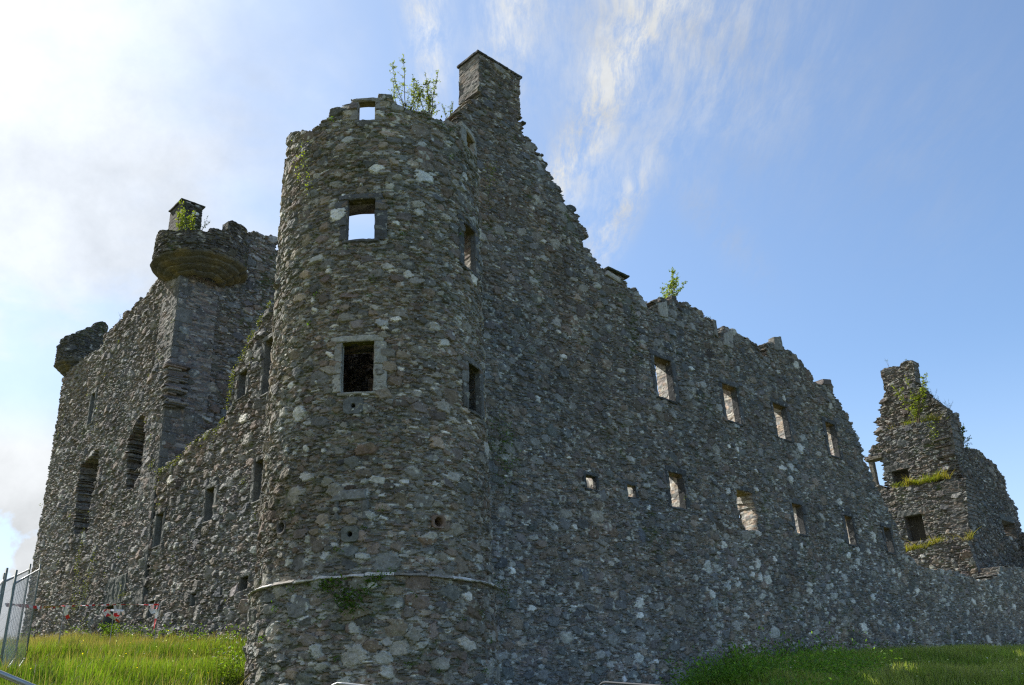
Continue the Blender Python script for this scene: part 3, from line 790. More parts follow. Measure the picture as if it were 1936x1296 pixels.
def turret(parent, ctr, rad, zb, zt, outline, seed, ncor=3):
    """round corner turret: corbelled mouldings below a drum of slaty rubble"""
    cz = Cyl((ctr[0], ctr[1], 0), rad); U1 = math.pi * rad
    zc0 = zb + .95
    prof = [(0.42, 0), (.50, .04), (.56, .12), (.56, .20), (.64, .24), (.72, .32), (.74, .42), (.80, .45), (.87, .54), (.89, .64), (.93, .67), (1.0, .74), (1.03, .84), (1.0, .90), (1.0, .97)]
    n = 96; mb = MB(); th = np.linspace(0, 2 * math.pi, n + 1); V_ = []
    P_ = []
    for (a, ra), (b_, rb) in zip(prof[:-1], prof[1:]):
        for t in (0, .34, .67): P_.append((a + (b_ - a) * t, ra + (rb - ra) * t))
    P_.append(prof[-1])
    rr, zz = np.array([p[0] for p in P_]) * rad, zb + np.array([p[1] for p in P_]) * .66
    TT, RRr = np.meshgrid(th, rr); _, ZZ = np.meshgrid(th, zz)
    jit = fbm2(TT * 6, ZZ * 5, seed, 3) * .07 + (h3(np.floor(TT * 14 / 6.2832), np.floor(ZZ * 4), ZZ * 0, seed) - .5) * .06
    # the drum's mouldings are cut in separate stones
    jn = (np.abs(((TT * 14 / (2 * math.pi)) + np.floor(ZZ * 4) * .37) % 1 - .5) > .46) * -.05
    V_ = np.stack([ctr[0] + (RRr + jit + jn) * np.cos(TT), ctr[1] + (RRr + jit + jn) * np.sin(TT), ZZ + jit * .3], -1)
    w_ = n + 1; m = len(rr)
    j, i = np.meshgrid(np.arange(m - 1), np.arange(n), indexing='ij'); q = np.stack([j * w_ + i, j * w_ + i + 1, (j + 1) * w_ + i + 1, (j + 1) * w_ + i], -1).reshape(-1, 4)
    f_ = np.clip(.5 + fbm2(TT * 2.2, ZZ * 3, seed + 3, 3) * 1.6, 0, 1)[..., None]; g_ = np.clip(.5 + fbm2(TT * 3, ZZ * 9, seed + 4, 2) * 2, 0, 1)[..., None]
    c = np.array([.085, .085, .075]) * (1 - f_) + np.array([.16, .13, .06]) * f_; c = c * (1 - .5 * g_) + np.array([.10, .10, .08]) * .5 * g_
    mb.add(V_.reshape(-1, 3), q, None, np.concatenate([c.reshape(-1, 3), np.full((V_.shape[0] * V_.shape[1], 1), .15)], 1))
    mb.build('corbelling', M_ASH, parent)
    us = np.arange(-U1, U1 + .02, .026); vs = np.arange(zb + .62, zt + 1.0, .018)
    masonry('turret_wall', cz, us, vs, outline(cz, U1, zb + .59), [], [], seed=seed, pal=PAL_DARK * 1.25, T=.4, big=.25, medium=.6, sliver=1.8, relief=.9, white=.006, moss=.3,
            lich=.5, mortar=(.04, .042, .03), parent=parent, crisp=[(-99, 99, -99, 99)])
    return cz


# centre of the near turret just inside the corner
tc1 = KC + DL * .55 + DR * .75
tc1 = np.array([tc1[0], tc1[1]]); d1 = np.linalg.norm(tc1)
azl = math.atan2(*ray(291, 480)[:2]); azc = math.atan2(tc1[0], tc1[1]); R1 = d1 * math.sin(azc - azl)
azr = math.atan2(*ray(466, 520)[:2]); R1b = d1 * math.sin(azr - azc)
print('turret radius', R1, R1b)
rad1 = max(1.2, min(2.4, (R1 + R1b) / 2)); azm = (azl + azr) / 2; d1 = rad1 / math.sin((azr - azl) / 2)
d1 = min(max(d1, 26), 31)
rad1 = d1 * math.sin((azr - azl) / 2); d1 = np.linalg.norm(KC[:2]) + .55; rad1 = d1 * math.sin((azr - azl) / 2)
tc1 = np.array([math.sin(azm), math.cos(azm)]) * d1


def zat(px, py, d): return at(px, py, d)[2]


zb1 = zat(350, 545, d1 - rad1 * .5); zt1 = zat(380, 437, d1 - rad1)
zb1 = zt1 - 1.36


def outl1(cz, U1, z0):
    pts = [(293, 446), (300, 437), (312, 434), (330, 436), (355, 435), (375, 434), (388, 437), (392, 437), (396, 431), (405, 430), (414, 433), (426, 437), (429, 432), (432, 418), (440, 416),
           (452, 423), (460, 425), (466, 436)]
    uv = [cz.uv(*p) for p in pts]; zt = np.mean([p[1] for p in uv])
    uv = [(-U1 - 1, zt - .2), (uv[0][0] - .01, zt - .2)] + uv + [(uv[-1][0] + .01, zt), (U1 + 1, zt - .3), (U1 + 1, z0 - 1), (-U1 - 1, z0 - 1)]
    return np.array(uv)


zc = turret(keep, tc1, rad1, zb1, zt1, outl1, 61)
azl2 = math.atan2(*ray(107, 680)[:2]); tc2 = KC * 0 + C0 + DL * (ukl - .3) + DR * .5; tc2 = tc2[:2]; d2_ = np.linalg.norm(tc2)
rad2 = d2_ * math.sin(math.atan2(tc2[0], tc2[1]) - azl2); print('turret2', rad2)
rad2 = min(max(rad2, 1.0), 1.9)
zb2 = zat(124, 708, d2_ - rad2 * .4) + .0; zt2 = zat(140, 632, d2_ - rad2)


def outl2(cz, U1, z0):
    pts = [(113, 645), (122, 636), (133, 632), (141, 630), (145, 627), (160, 622), (163, 619), (175, 617), (185, 609), (195, 607)]
    uv = [cz.uv(*p) for p in pts]
    uv = [(-U1 - 1, uv[0][1] - .3), (uv[0][0] - .01, uv[0][1] - .2)] + uv + [(uv[-1][0] + .01, uv[-1][1]), (U1 + 1, uv[-1][1]), (U1 + 1, z0 - 1), (-U1 - 1, z0 - 1)]
    return np.array(uv)


turret(keep, tc2, rad2, zb2, zt2, outl2, 67)
# chimney stack behind the near turret
PC = Plane(np.array([*at(345, 400, d1 + .4)[:2], 0]), DR)
q = [(342, 440), (345, 378), (385, 394), (379, 440)]
cq = polyuv(PC, q); us = np.arange(cq[:, 0].min() - .1, cq[:, 0].max() + .3, .024); vs = np.arange(cq[:, 1].min() - 1.5, cq[:, 1].max() + .2, .02)
a0, a1, zt_ = cq[1, 0], cq[2, 0], cq[1, 1]
masonry('chimney_stack', PC, us, vs, np.array([(a0, zt_), (a1, zt_), (a1, vs[0]), (a0, vs[0])]), seed=71, pal=PAL_DARK * .75, T=1.15, rimT=1.15, big=.6, ragged=.5, sliver=1.3, moss=.2, lich=.4, mortar=(.04, .04, .03), parent=keep, crisp=[(-99, 99, -99, 99)])
mb = MB(); block(mb, PC, a0 - .04, a1 + .06, zt_ + .0, zt_ + .05, -1.2, .05, (.06, .064, .06), seed=3); mb.build('chimney_cope', M_ASH, keep)

# ================================================================== CORNER TOWER
ZS = at(700, 1090, TD - TR)[2]                           # string course height


def tprof(v): return np.where(np.asarray(v) < ZS, .07 + .03 * np.clip((ZS - np.asarray(v)) / 3, 0, 1.5), 0.)


TC = Cyl((C0[0], C0[1], 0), TR, tprof)
tower = empty('round_tower', 'big round rubble corner tower with square windows, white lichen and a ledge course low down', 'tower', tuple(C0))
TW = {'T1': [(676, 195), (709.5, 191), (708.5, 227), (679, 229)], 'T2': [(657, 380), (709.5, 376), (707.5, 452), (656, 455)],
      'T3': [(647, 650), (709.5, 644), (704, 741), (645, 742)]}
TRc = {k: rectof(TC, q) for k, q in TW.items()}
for k, (pa, pb, wd) in {'T4': ((885, 686), (886, 773), .62), 'T5': ((876, 420), (879, 503), .6), 'T6': ((881, 248), (881, 276), .55)}.items():
    ua, va = TC.uv(*pa); ub, vb = TC.uv(*pb); TRc[k] = ((ua + ub) / 2, (ua + ub) / 2 + wd, vb, va)
rim = [(545, 262), (560, 250), (575, 246), (592, 240), (606, 228), (620, 216), (628, 207), (645, 206), (660, 201), (667, 190), (700, 184), (718, 184), (722, 181), (737, 181), (745, 188),
       (752, 199), (765, 205), (785, 209), (800, 213), (815, 212), (825, 222), (850, 233), (862, 234), (872, 240), (885, 252), (893, 262)]
ruv = [TC.uv(*p) for p in rim]; U1 = math.pi * TR
ruv = [r0 for r0 in ruv if abs(r0[0]) < 1.45 * TR]; ruv.sort()
tp = [(-U1 - 1, 11.2), (-U1 * .75, 11.6), (-U1 * .6, 12.4)] + ruv + [(U1 * .6, 12.0), (U1 * .75, 11.3), (U1 + 1, 11.2), (U1 + 1, -2), (-U1 - 1, -2)]


def circ(cu, cv, r): return np.array([(cu + r * math.cos(a), cv + r * math.sin(a)) for a in np.linspace(0, 2 * math.pi, 14)[:-1]])


loops = [(828.5, 987.5, .10, .05), (533, 998, .10, .0), (661.5, 1010.7, .055, 1), (668, 768, .05, 1)]
lh = [circ(*TC.uv(a, b_), r_) for a, b_, r_, k in loops]
FT = feats(TC, [(593, 568, .065, .095, WH), (596, 586, .08, .075, WH), (642, 571, .07, .06, GW), (722, 612, .16, .12, GW), (748, 604, .13, .07, WH), (728, 622, .09, .05, WH), (657, 265, .17, .12, GW), (797, 274, .14, .09, GW), (683, 350, .04, .04, WH),
    (673, 353, .04, .03, WH), (692, 851, .24, .15, BR), (702, 1108, .19, .085, WH), (614, 1050, .12, .10, GW), (545, 852, .07, .06, GW), (612, 853, .05, .05, WH), (579, 848, .07, .09, WH), (765, 911, .10, .06, WH), (688, 910, .09, .07, GW), (668, 776, .05, .055, WH),
    (600, 722, .045, .09, WH), (535, 812, .08, .08, GW), (564, 706, .17, .2, (.15, .155, .155)), (690, 746, .10, .035, WH), (662, 747, .07, .035, WH), (685, 1052, .17, .07, GW), (600, 1232, .16, .13, GW), (724, 1244, .18, .12, GW), (560, 1136, .10, .12, GW),
    (815, 1192, .14, .18, (.24, .20, .18)), (668, 1190, .14, .13, (.18, .14, .12)), (870, 1095, .12, .13, (.16, .14, .12)), (832, 1150, .17, .12, (.12, .12, .12)), (810, 1018, .22, .14, BR), (754, 1035, .17, .12, (.17, .14, .11)), (570, 1065, .22, .2, (.13, .13, .12)),
    (798, 450, .05, .04, WH), (650, 372, .09, .07, WH), (880, 335, .12, .12, WH), (848, 270, .12, .05, GW), (820, 735, .07, .05, WH), (770, 1160, .13, .12, (.17, .15, .13)), (612, 1262, .15, .1, GW), (800, 1262, .13, .1, (.2, .16, .14)), (495, 1190, .12, .14, (.2, .2, .19))])
vis = np.arange(-1.62 * TR, 1.62 * TR, .0205); bk1 = np.arange(-U1 - .01, -1.62 * TR, .05); bk2 = np.arange(1.62 * TR, U1 + .03, .05)
us = np.concatenate([bk1, vis, bk2]); vs = np.arange(-2., 14.6, .0185)


def tmoss(U, V): return .75 * np.exp(-((U + .25) / .9)**2 - ((V - ZS + .25) / .55)**2) + .35 * np.clip((V - 12.4), 0, 1) + .25 * np.clip((1 - V / 4), 0, 1) * (vn2(U * 2, V * 2, 4) > .2)


masonry('wall', TC, us, vs, np.array(tp), [hole(TC, TRc[k]) for k in TRc] + lh, [], seed=41, pal=(PAL_WARM * .62 + PAL_WARM.mean(1, keepdims=True) * .38 * np.array([.985, 1.0, .985])) * 1.34, T=.75, big=1.5, medium=1.9, sliver=1.1, relief=.86, edgej=.04, stone_scale=.82, sizefun=lambda u, v: np.where(v < 3.2, 1.35, np.where(v > 11, 1.12, 1.)), white=.03, moss=.17,
        mossfun=tmoss, mortar=(.19, .184, .155), parent=tower, splay=.9, feat=FT, Tfun=lambda v: np.clip(1.35 - np.clip(np.asarray(v) - 11.8, 0, 1.5) * .9, .35, 1))
for i, k in enumerate(TRc):
    pal_ = {'T1': (.24, .24, .22), 'T2': (.09, .095, .10), 'T3': (.25, .25, .225), 'T4': (.14, .14, .13), 'T5': (.10, .105, .105), 'T6': (.22, .22, .20)}[k]
    window(TC, TRc[k], tower, seed=400 + i, jamb=.22, lint=.14 if k != 'T1' else .10, sill=.07, c=pal_, algae=(.13, .13, .03) if k == 'T3' else (.09, .085, .035), depth=.11)
# blocked window: lintel and jambs in the wall face
bw = [TC.uv(*p) for p in [(644, 947), (683, 945), (683, 984), (644, 984)]]
mb = MB(); block(mb, TC, bw[0][0] - .04, bw[0][0] + .06 - .12 - .06, bw[3][1], bw[0][1], -.1, .03, (.13, .135, .13), seed=1)
mb.build('jamb', M_ASH, tower); mb = MB(); block(mb, TC, bw[1][0] + .02, bw[1][0] + .14, bw[3][1], bw[0][1], -.1, .03, (.13, .135, .13), seed=2)
mb.build('jamb', M_ASH, tower)
mb = MB(); block(mb, TC, 0, 1, 0, 1, -.1, .05, (.15, .155, .15), seed=3, quad=[(bw[0][0] - .22, bw[0][1] - .02), (bw[1][0] + .1, bw[0][1] + .0), (bw[1][0] + .08, bw[0][1] + .2), (bw[0][0] - .02, bw[0][1] + .19)])
mb.build('lintel', M_ASH, tower)


def ringblock(px, py, r, wd, hg, parent, c, seed):
    """a stone with a round hole through it"""
    cu, cv = TC.uv(px, py); n = 28; mb = MB(); th = np.linspace(0, 2 * math.pi, n, endpoint=False)
    sqx = np.clip(np.cos(th) * 1.18, -1, 1) * wd / 2; sqy = np.clip(np.sin(th) * 1.18, -1, 1) * hg / 2
    V_ = []
    for (a, b_, h) in ((sqx, sqy, -.08), (sqx, sqy, .028), (sqx * .96, sqy * .96, .04), (np.cos(th) * r * 1.25, np.sin(th) * r * 1.25, .038), (np.cos(th) * r, np.sin(th) * r, .02), (np.cos(th) * r, np.sin(th) * r, -.3), (np.cos(th) * r * .1, np.sin(th) * r * .1, -.32)):
        V_.append(TC.P(cu + a, cv + b_, np.full(n, h)))
    Q = []
    for k in range(6):
        for i in range(n): Q.append([k * n + i, k * n + (i + 1) % n, (k + 1) * n + (i + 1) % n, (k + 1) * n + i])
    mb.add(np.concatenate(V_), Q, None, np.append(np.asarray(c), .5)); mb.build('gun_loop', M_ASH, parent)


ringblock(661.5, 1010.7, .05, .34, .30, tower, (.13, .14, .13), 1); ringblock(668, 768, .045, .42, .36, tower, (.12, .13, .13), 2)
ringblock(828.5, 987.5, .095, .32, .27, tower, (.17, .12, .09), 3); ringblock(533, 998, .10, .27, .27, tower, (.13, .12, .11), 4)
# string course, in slabs
mb = MB(); u_ = -1.75 * TR; r_ = np.random.default_rng(8); k = 0
while u_ < 1.6 * TR:
    wd = r_.uniform(.35, .75); z = ZS + .012 * math.sin(k) + r_.uniform(-.01, .01)
    block(mb, TC, u_, u_ + wd - .015, z - .026, z + .032 + r_.uniform(-.008, .012), -.05, .10 + r_.uniform(-.01, .03), [(.58, .57, .54), (.46, .45, .42), (.30, .28, .25)][r_.integers(0, 3)], bev=.012, seed=k)
    u_ += wd; k += 1
mb.build('string_course', M_ASH, tower)

# ================================================================== RUINED GABLE AT THE FAR END
ruin = empty('ruined_gable', 'ruined far gable with a square chimney stub, grassy ledges and small square openings', 'castle ruin', (0, 0, 0))
r0 = ray(1818, 930); PRb = Plane(C0 + DL * 1.2, DR); ku, kz = PRb.uv(1818, 930); K0 = PRb.P(ku, 0, 0)
ruin.location = tuple(K0)
print('ruin corner', K0, ku)


def ruin_piece(off, pts, holes, seed, T=1.0, bottom=None, rh=(), xcrisp=(), **kw):
    pl = Plane(K0 + DR * off, DL); uv = polyuv(pl, pts)
    us = np.arange(uv[:, 0].min() - .2, uv[:, 0].max() + .2, .036); vs = np.arange(uv[:, 1].min() - .2, uv[:, 1].max() + .3, .03)
    return pl, masonry('wall', pl, us, vs, uv, [hole(pl, h) for h in holes], [polyuv(pl, q) for q in rh], seed=seed, pal=PAL_GREY * 1.02, T=T, big=.9, white=.012, moss=.15, mortar=(.09, .086, .07), parent=ruin, stone_scale=1.15, rimrag=.55, crisp=[(-.7, .8, -9, 99)] + list(xcrisp), **kw)


# top piece with the chimney stub
PTOP = [(1663, 702), (1671, 696), (1690, 692), (1700, 693), (1702, 686), (1716, 681), (1726, 681), (1731, 722), (1741, 735), (1752, 744), (1768, 756), (1784, 768), (1791, 772), (1793, 800), (1796, 830), (1660, 830), (1655, 812), (1652, 800), (1656, 788), (1662, 772), (1668, 758), (1671, 742), (1669, 725)]
pt, _ = ruin_piece(1.0, PTOP, [], 81, T=.75, xcrisp=[(-99, 99, Plane(K0 + DR, DL).uv(1669, 738)[1], 99)])
P2_ = [(1655, 815), (1670, 813), (1700, 805), (1735, 797), (1765, 795), (1790, 793), (1797, 790), (1806, 845), (1812, 930), (1676, 940), (1672, 925), (1671, 915), (1668, 880), (1665, 860), (1650, 862), (1636, 874), (1636, 862), (1645, 850), (1646, 843), (1658, 838)]
hA = None
pl2_ = Plane(K0 + DR * .5, DL); h2 = rectof(pl2_, [(1686, 893), (1717, 885), (1720, 915), (1690, 922)])
p2, _ = ruin_piece(.5, P2_, [h2], 83)
P1_ = [(1640, 912), (1656, 914), (1672, 920), (1685, 925), (1720, 918), (1755, 912), (1790, 906), (1826, 903), (1836, 1060), (1838, 1100), (1700, 1110), (1640, 1110)]
pl1_ = Plane(K0, DL); h1 = rectof(pl1_, [(1713, 978), (1743, 970), (1750, 1015), (1716, 1030)])
p1, _ = ruin_piece(0., P1_, [h1], 85, T=1.4)
P0_ = [(1700, 1050), (1740, 1035), (1775, 1025), (1800, 1020), (1830, 1022), (1850, 1080), (1850, 1140), (1690, 1140)]
p0, _ = ruin_piece(-.5, P0_, [], 87, T=1.2)
for pl_, h_, sd_ in ((pl2_, h2, 501), (pl1_, h1, 502)):
    mb = MB(); block(mb, pl_, min(h_[0], h_[1]) - .2, max(h_[0], h_[1]) + .2, h_[2] - .2, h_[3] + .2, -.8, -.55, (.07, .066, .055), seed=sd_); mb.build('recess_back', M_STONE, ruin)
    mb = MB(); block(mb, pl_, min(h_[0], h_[1]) - .3, max(h_[0], h_[1]) + .35, h_[3], h_[3] + .35, -.5, .03, (.11, .115, .11), seed=sd_); mb.build('lintel', M_ASH, ruin)
mb = MB(); pl_ = pl2_
a = pl_.uv(1637, 872); b_ = pl_.uv(1668, 862); block(mb, pl_, min(a[0], b_[0]), max(a[0], b_[0]), b_[1] - .12, b_[1] + .05, -.6, .1, (.12, .11, .09), seed=6)
a = pl_.uv(1642, 875); b_ = pl_.uv(1650, 875); zlo = pl_.uv(1655, 916)[1]
block(mb, pl_, min(a[0], b_[0]), max(a[0], b_[0]), zlo - .6, a[1], -.3, .02, (.13, .12, .10), seed=7)
mb.build('window_frame', M_ASH, ruin)
# side face turning away to the right
PB = Plane(K0, DR)
bs = [(1795, 780), (1812, 779), (1815, 800), (1820, 825), (1823, 847), (1840, 849), (1850, 850), (1862, 860), (1870, 868), (1884, 880), (1893, 895), (1904, 915), (1905, 932), (1917, 948), (1926, 975), (1932, 1000), (1936, 1016), (1960, 1060), (1990, 1100)]
z_a, z_b = pl1_.uv(1826, 903)[1], pl2_.uv(1797, 790)[1]; raw = [x for x in map(tuple, polyuv(PB, bs)) if x[0] > 1.75]; print('ruin side', raw[:4], z_a, z_b)
z_c = pt.uv(1791, 772)[1]
buv = [(0, z_a), (.5, z_a), (.5, z_b), (1.0, z_b), (1.0, z_c), (1.75, z_c - .2)] + raw + [(raw[-1][0], -1), (0, -1)]
us = spacing(0, buv[-2][0], lambda u: .06); vs = np.arange(-1, max(b_[1] for b_ in buv) + .3, .03)
hB = rectof(PB, [(1897, 987), (1918, 988), (1922, 1014), (1902, 1015)])
masonry('side_wall', PB, us, vs, np.array(buv), [hole(PB, hB)], [], seed=89, pal=PAL_GREY * .95, T=1.0, big=.7, white=.012, moss=.12, mortar=(.06, .06, .05), parent=ruin, stone_scale=1.15, rimrag=.5)
mb = MB(); block(mb, PB, hB[0] - .3, hB[1] + .3, hB[3], hB[3] + .4, -.5, .03, (.11, .12, .12), seed=8); mb.build('lintel', M_ASH, ruin)
mb = MB(); a = pt.uv(1731, 754)
ca, cb_ = pt.uv(1726, 748), pt.uv(1745, 752)
block(mb, pt, min(ca[0], cb_[0]), max(ca[0], cb_[0]) , ca[1] - .06, ca[1] + .05, -1.1, .08, (.10, .10, .085), seed=2)
mb.build('drip_course', M_ASH, ruin)

# far round tower cut by the right edge of the photograph
azt = math.atan2(*ray(1916, 1090)[:2]); best = None
for u_ in np.arange(38, 56, .05):
    c_ = C0 + DR * u_; d = np.linalg.norm(c_[:2]); e_ = math.atan2(c_[0], c_[1]) - math.asin(2.7 / d) - azt
    if best is None or abs(e_) < best[0]: best = (abs(e_), c_, d)
FC = Cyl((best[1][0], best[1][1], 0), 2.7); far = empty('end_tower', 'pale grey stump of a round tower at the far right end of the range', 'tower', tuple(best[1]))
zf = at(1925, 1019, best[2] - 1)[2]; U2 = math.pi * 2.7
us = np.concatenate([np.arange(-U2 * .62, U2 * .4, .045), np.arange(U2 * .4, U2 * 1.4, .2)]); vs = np.arange(-1, zf + .5, .035)
fw = rectof(FC, [(1925, 1120), (1945, 1120), (1947, 1150), (1928, 1150)])
masonry('wall', FC, us, vs, np.array([(-99, zf), (0, zf + .1), (99, zf), (99, -3), (-99, -3)]), [hole(FC, fw)], [], seed=91, pal=PAL_GREY * 1.2, T=.8, big=.8, white=.01, moss=.05, mortar=(.11, .11, .10), parent=far, stone_scale=1.2)
window(FC, fw, far, seed=600, jamb=.2, lint=.4, sill=.1, c=(.13, .14, .14))
print('masonry', time.time() - T00, STAT)

# ================================================================== GROUND
CP = []


def cp(x, y, d, dz=0.):
    p = at(x, y, d); CP.append((p[0], p[1], p[2] + dz))


def cpw(pl, x, y, dz=0.):
    u, v = pl.uv(x, y); p = pl.P(u, v, 0.3); CP.append((p[0], p[1], v + dz))


for x, y in [(50, 1212), (150, 1206), (262, 1204), (360, 1202), (440, 1206)]: cpw(PL, x, y, -.38)
for x, y in [(1000, 1400), (1100, 1385), (1200, 1350), (1270, 1300), (1320, 1262), (1380, 1232), (1500, 1225), (1650, 1224), (1800, 1226), (1930, 1232)]: cpw(PR, x, y, -.42)
for a in [(-40, 1296, 12), (60, 1300, 12), (160, 1305, 12), (280, 1310, 13), (400, 1320, 15), (490, 1400, 17.5), (478, 1330, 19.2), (455, 1240, 21.5), (30, 1255, 17), (150, 1250, 18), (300, 1245, 19), (400, 1245, 20.5),
          (100, 1225, 24), (300, 1222, 25), (600, 1440, 17), (714, 1450, 17), (900, 1440, 17.2), (960, 1440, 19), (1250, 1420, 19), (1265, 1345, 21.5), (1300, 1310, 22.3), (1340, 1275, 23), (1350, 1330, 20), (1500, 1330, 20),
          (1700, 1330, 21), (1930, 1340, 22), (1420, 1262, 23), (1600, 1262, 26), (1800, 1265, 29), (1930, 1270, 31)]: cp(*a, -.3)
for an in np.arange(-180, 180, 20):
    CP.append((5 * math.sin(math.radians(an)), 5 * math.cos(math.radians(an)), -1.45))
    if abs(an) > 50:
        for rr_2 in (15, 30, 60): CP.append((rr_2 * math.sin(math.radians(an)), rr_2 * math.cos(math.radians(an)), -1.7))
for an in np.arange(-40, 41, 8): CP.append((9 * math.sin(math.radians(an)), 9 * math.cos(math.radians(an)), -.75))
for s_ in range(4, 40, 6):
    for t_ in (3, 9, 16): p = C0 + DR * s_ + DL * t_; CP.append((p[0], p[1], 2.0))
for d in (70, 110, 200, 400, 900):
    for an in range(-180, 180, 15): CP.append((d * math.sin(math.radians(an)), d * math.cos(math.radians(an)), -3.0 if abs(an) > 45 or d > 100 else 0))
CP = np.array(CP)


def gz(x, y):
    x = np.asarray(x, float); y = np.asarray(y, float); sh = x.shape; x = x.ravel(); y = y.ravel(); out = np.empty(len(x))
    for i in range(0, len(x), 20000):
        dx = x[i:i + 20000, None] - CP[None, :, 0]; dy = y[i:i + 20000, None] - CP[None, :, 1]
        w_ = 1 / ((dx * dx + dy * dy) + .25)**1.8
        out[i:i + 20000] = (w_ * CP[None, :, 2]).sum(1) / w_.sum(1)
    out += fbm2(x * .5, y * .5, 5, 2) * .10
    return out.reshape(sh)


m_, b, pr, _o = material('turf')
tcn = b.n('ShaderNodeTexCoord'); o_ = tcn.outputs['Object']
c = b.mix(b.rng(b.noise(o_, 3, 5, .6), .35, .65), (.070, .090, .020, 1), (.120, .130, .035, 1)); c = b.mix(b.rng(b.noise(o_, 14, 5, .6), .45, .7), c, (.16, .135, .07, 1))
b.put(pr.inputs['Base Color'], c)
bn = b.n('ShaderNodeBump'); bn.inputs['Strength'].default_value = .8; bn.inputs['Distance'].default_value = .05; b.put(bn.inputs['Height'], b.noise(o_, 30, 5, .7)); b.put(pr.inputs['Normal'], bn.outputs[0])
ax = np.concatenate([-np.geomspace(3000, 46, 26), np.arange(-45, 45.1, .4), np.geomspace(46, 3000, 26)])
gx, gy = np.meshgrid(ax, ax); n_ = len(ax); gv = np.stack([gx, gy, gz(gx, gy)], -1).reshape(-1, 3)
j, i = np.meshgrid(np.arange(n_ - 1), np.arange(n_ - 1), indexing='ij')
gq = np.stack([j * n_ + i, j * n_ + i + 1, (j + 1) * n_ + i + 1, (j + 1) * n_ + i], -1).reshape(-1, 4)
tag(new_mesh('ground', gv, gq, None, None, True, m_), kind='structure')


# ------------------------------------------------------------------ grass blades
def blades(name, bx, by, bz, h, wd, colA, colB, seed, lean=.35, mat=None, label=None):
    """one mesh of curved tapering blades; colA at the foot, colB at the tip"""
    r = np.random.default_rng(seed); n = len(bx); an = r.uniform(0, 2 * math.pi, n); le = np.abs(r.normal(0, lean, n)) * h
    fx, fy = np.cos(an), np.sin(an); an2 = an + r.normal(1.57, .6, n); sx_, sy_ = np.cos(an2) * wd / 2, np.sin(an2) * wd / 2
    V_ = []; Cc = []
    for k, (t, ww) in enumerate(((0, 1), (.4, .9), (.75, .6))):
        cx_ = bx + fx * le * t * t; cy_ = by + fy * le * t * t; cz_ = bz + h * t * (1 - .12 * t)
        for sg in (-1, 1):
            V_.append(np.stack([cx_ + sg * sx_ * ww, cy_ + sg * sy_ * ww, cz_], -1)); Cc.append(colA * (1 - t) + colB * t)
    V_.append(np.stack([bx + fx * le, by + fy * le, bz + h * .88], -1)); Cc.append(colB)
    V_ = np.stack(V_, 1).reshape(-1, 3); Cc = np.stack(Cc, 1).reshape(-1, 3); b0 = np.arange(n) * 7
    Q = np.concatenate([np.stack([b0 + a, b0 + a + 1, b0 + a + 3, b0 + a + 2], -1) for a in (0, 2)]); Tt = np.stack([b0 + 4, b0 + 5, b0 + 6], -1)
    return new_mesh(name, V_, Q, Tt, Cc, False, mat or M_GRASS)


def field(n, az0, az1, d0, d1, seed):
    r = np.random.default_rng(seed); az = np.radians(r.uniform(az0, az1, n)); d = np.sqrt(r.uniform(d0**2, d1**2, n))
    x, y = d * np.sin(az), d * np.cos(az); q = np.stack([x, y], -1) - C0[:2]
    nl, nr = PL.n[:2], PR.n[:2]
    ok = ((q @ nl > .12) | (q @ nr > .12)) & (np.hypot(q[:, 0], q[:, 1]) > TR + .15)
    # outside the building: in front of the left wall or in front of the right wall
    ins = (q @ DL[:2] > 0) & (q @ DR[:2] > -.1); ok &= ~((q @ nl < .12) & (q @ nr < .12))
    return x[ok], y[ok]


def gcol(x, y, seed, base, alt, amt=1.):
    r = np.random.default_rng(seed); f_ = np.clip(.5 + fbm2(x * .8, y * .8, seed, 3) * 1.3 * amt + r.normal(0, .18, len(x)), 0, 1)[:, None]
    return (np.array(base) * (1 - f_) + np.array(alt) * f_) * r.lognormal(0, .18, len(x))[:, None]


xa, ya = field(190000, -33.5, -13.5, 10.5, 37, 1); r = np.random.default_rng(2)
ha = r.uniform(.16, .46, len(xa)) * (1 + .5 * fbm2(xa * .9, ya * .9, 7, 2)); tip = r.random(len(xa)) < .08 + .30 * np.clip((np.hypot(xa, ya) - 21) / 9, 0, 1); ha[tip] *= 1.35
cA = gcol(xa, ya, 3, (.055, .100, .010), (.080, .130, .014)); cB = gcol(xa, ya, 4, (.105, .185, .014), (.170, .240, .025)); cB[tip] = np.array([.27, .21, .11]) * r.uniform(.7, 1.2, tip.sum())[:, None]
G1 = blades('long_grass', xa, ya, gz(xa, ya) - .03, ha, r.uniform(.005, .013, len(xa)), cA, cB, 5, lean=.24)
tag(G1, 'sunlit long green meadow grass on the bank below the keep', 'grass', kind='stuff')
xb, yb = field(230000, 8.5, 33, 17.5, 46, 6)
keepm = np.random.default_rng(9).random(len(xb)) < np.clip(1.2 - (np.hypot(xb, yb) - 18) / 40, .25, 1); xb, yb = xb[keepm], yb[keepm]
hb = r.uniform(.14, .46, len(xb)) * (1 + .5 * fbm2(xb * .8, yb * .8, 17, 2)); tip = r.random(len(xb)) < .16
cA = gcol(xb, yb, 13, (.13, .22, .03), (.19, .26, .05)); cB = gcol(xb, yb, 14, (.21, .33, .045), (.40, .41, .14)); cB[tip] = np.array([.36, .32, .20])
G2 = blades('shaded_grass', xb, yb, gz(xb, yb) - .03, hb, r.uniform(.009, .020, len(xb)), cA, cB, 15)
tag(G2, 'shaded rough green grass on the mound in front of the long wall', 'grass', kind='stuff')


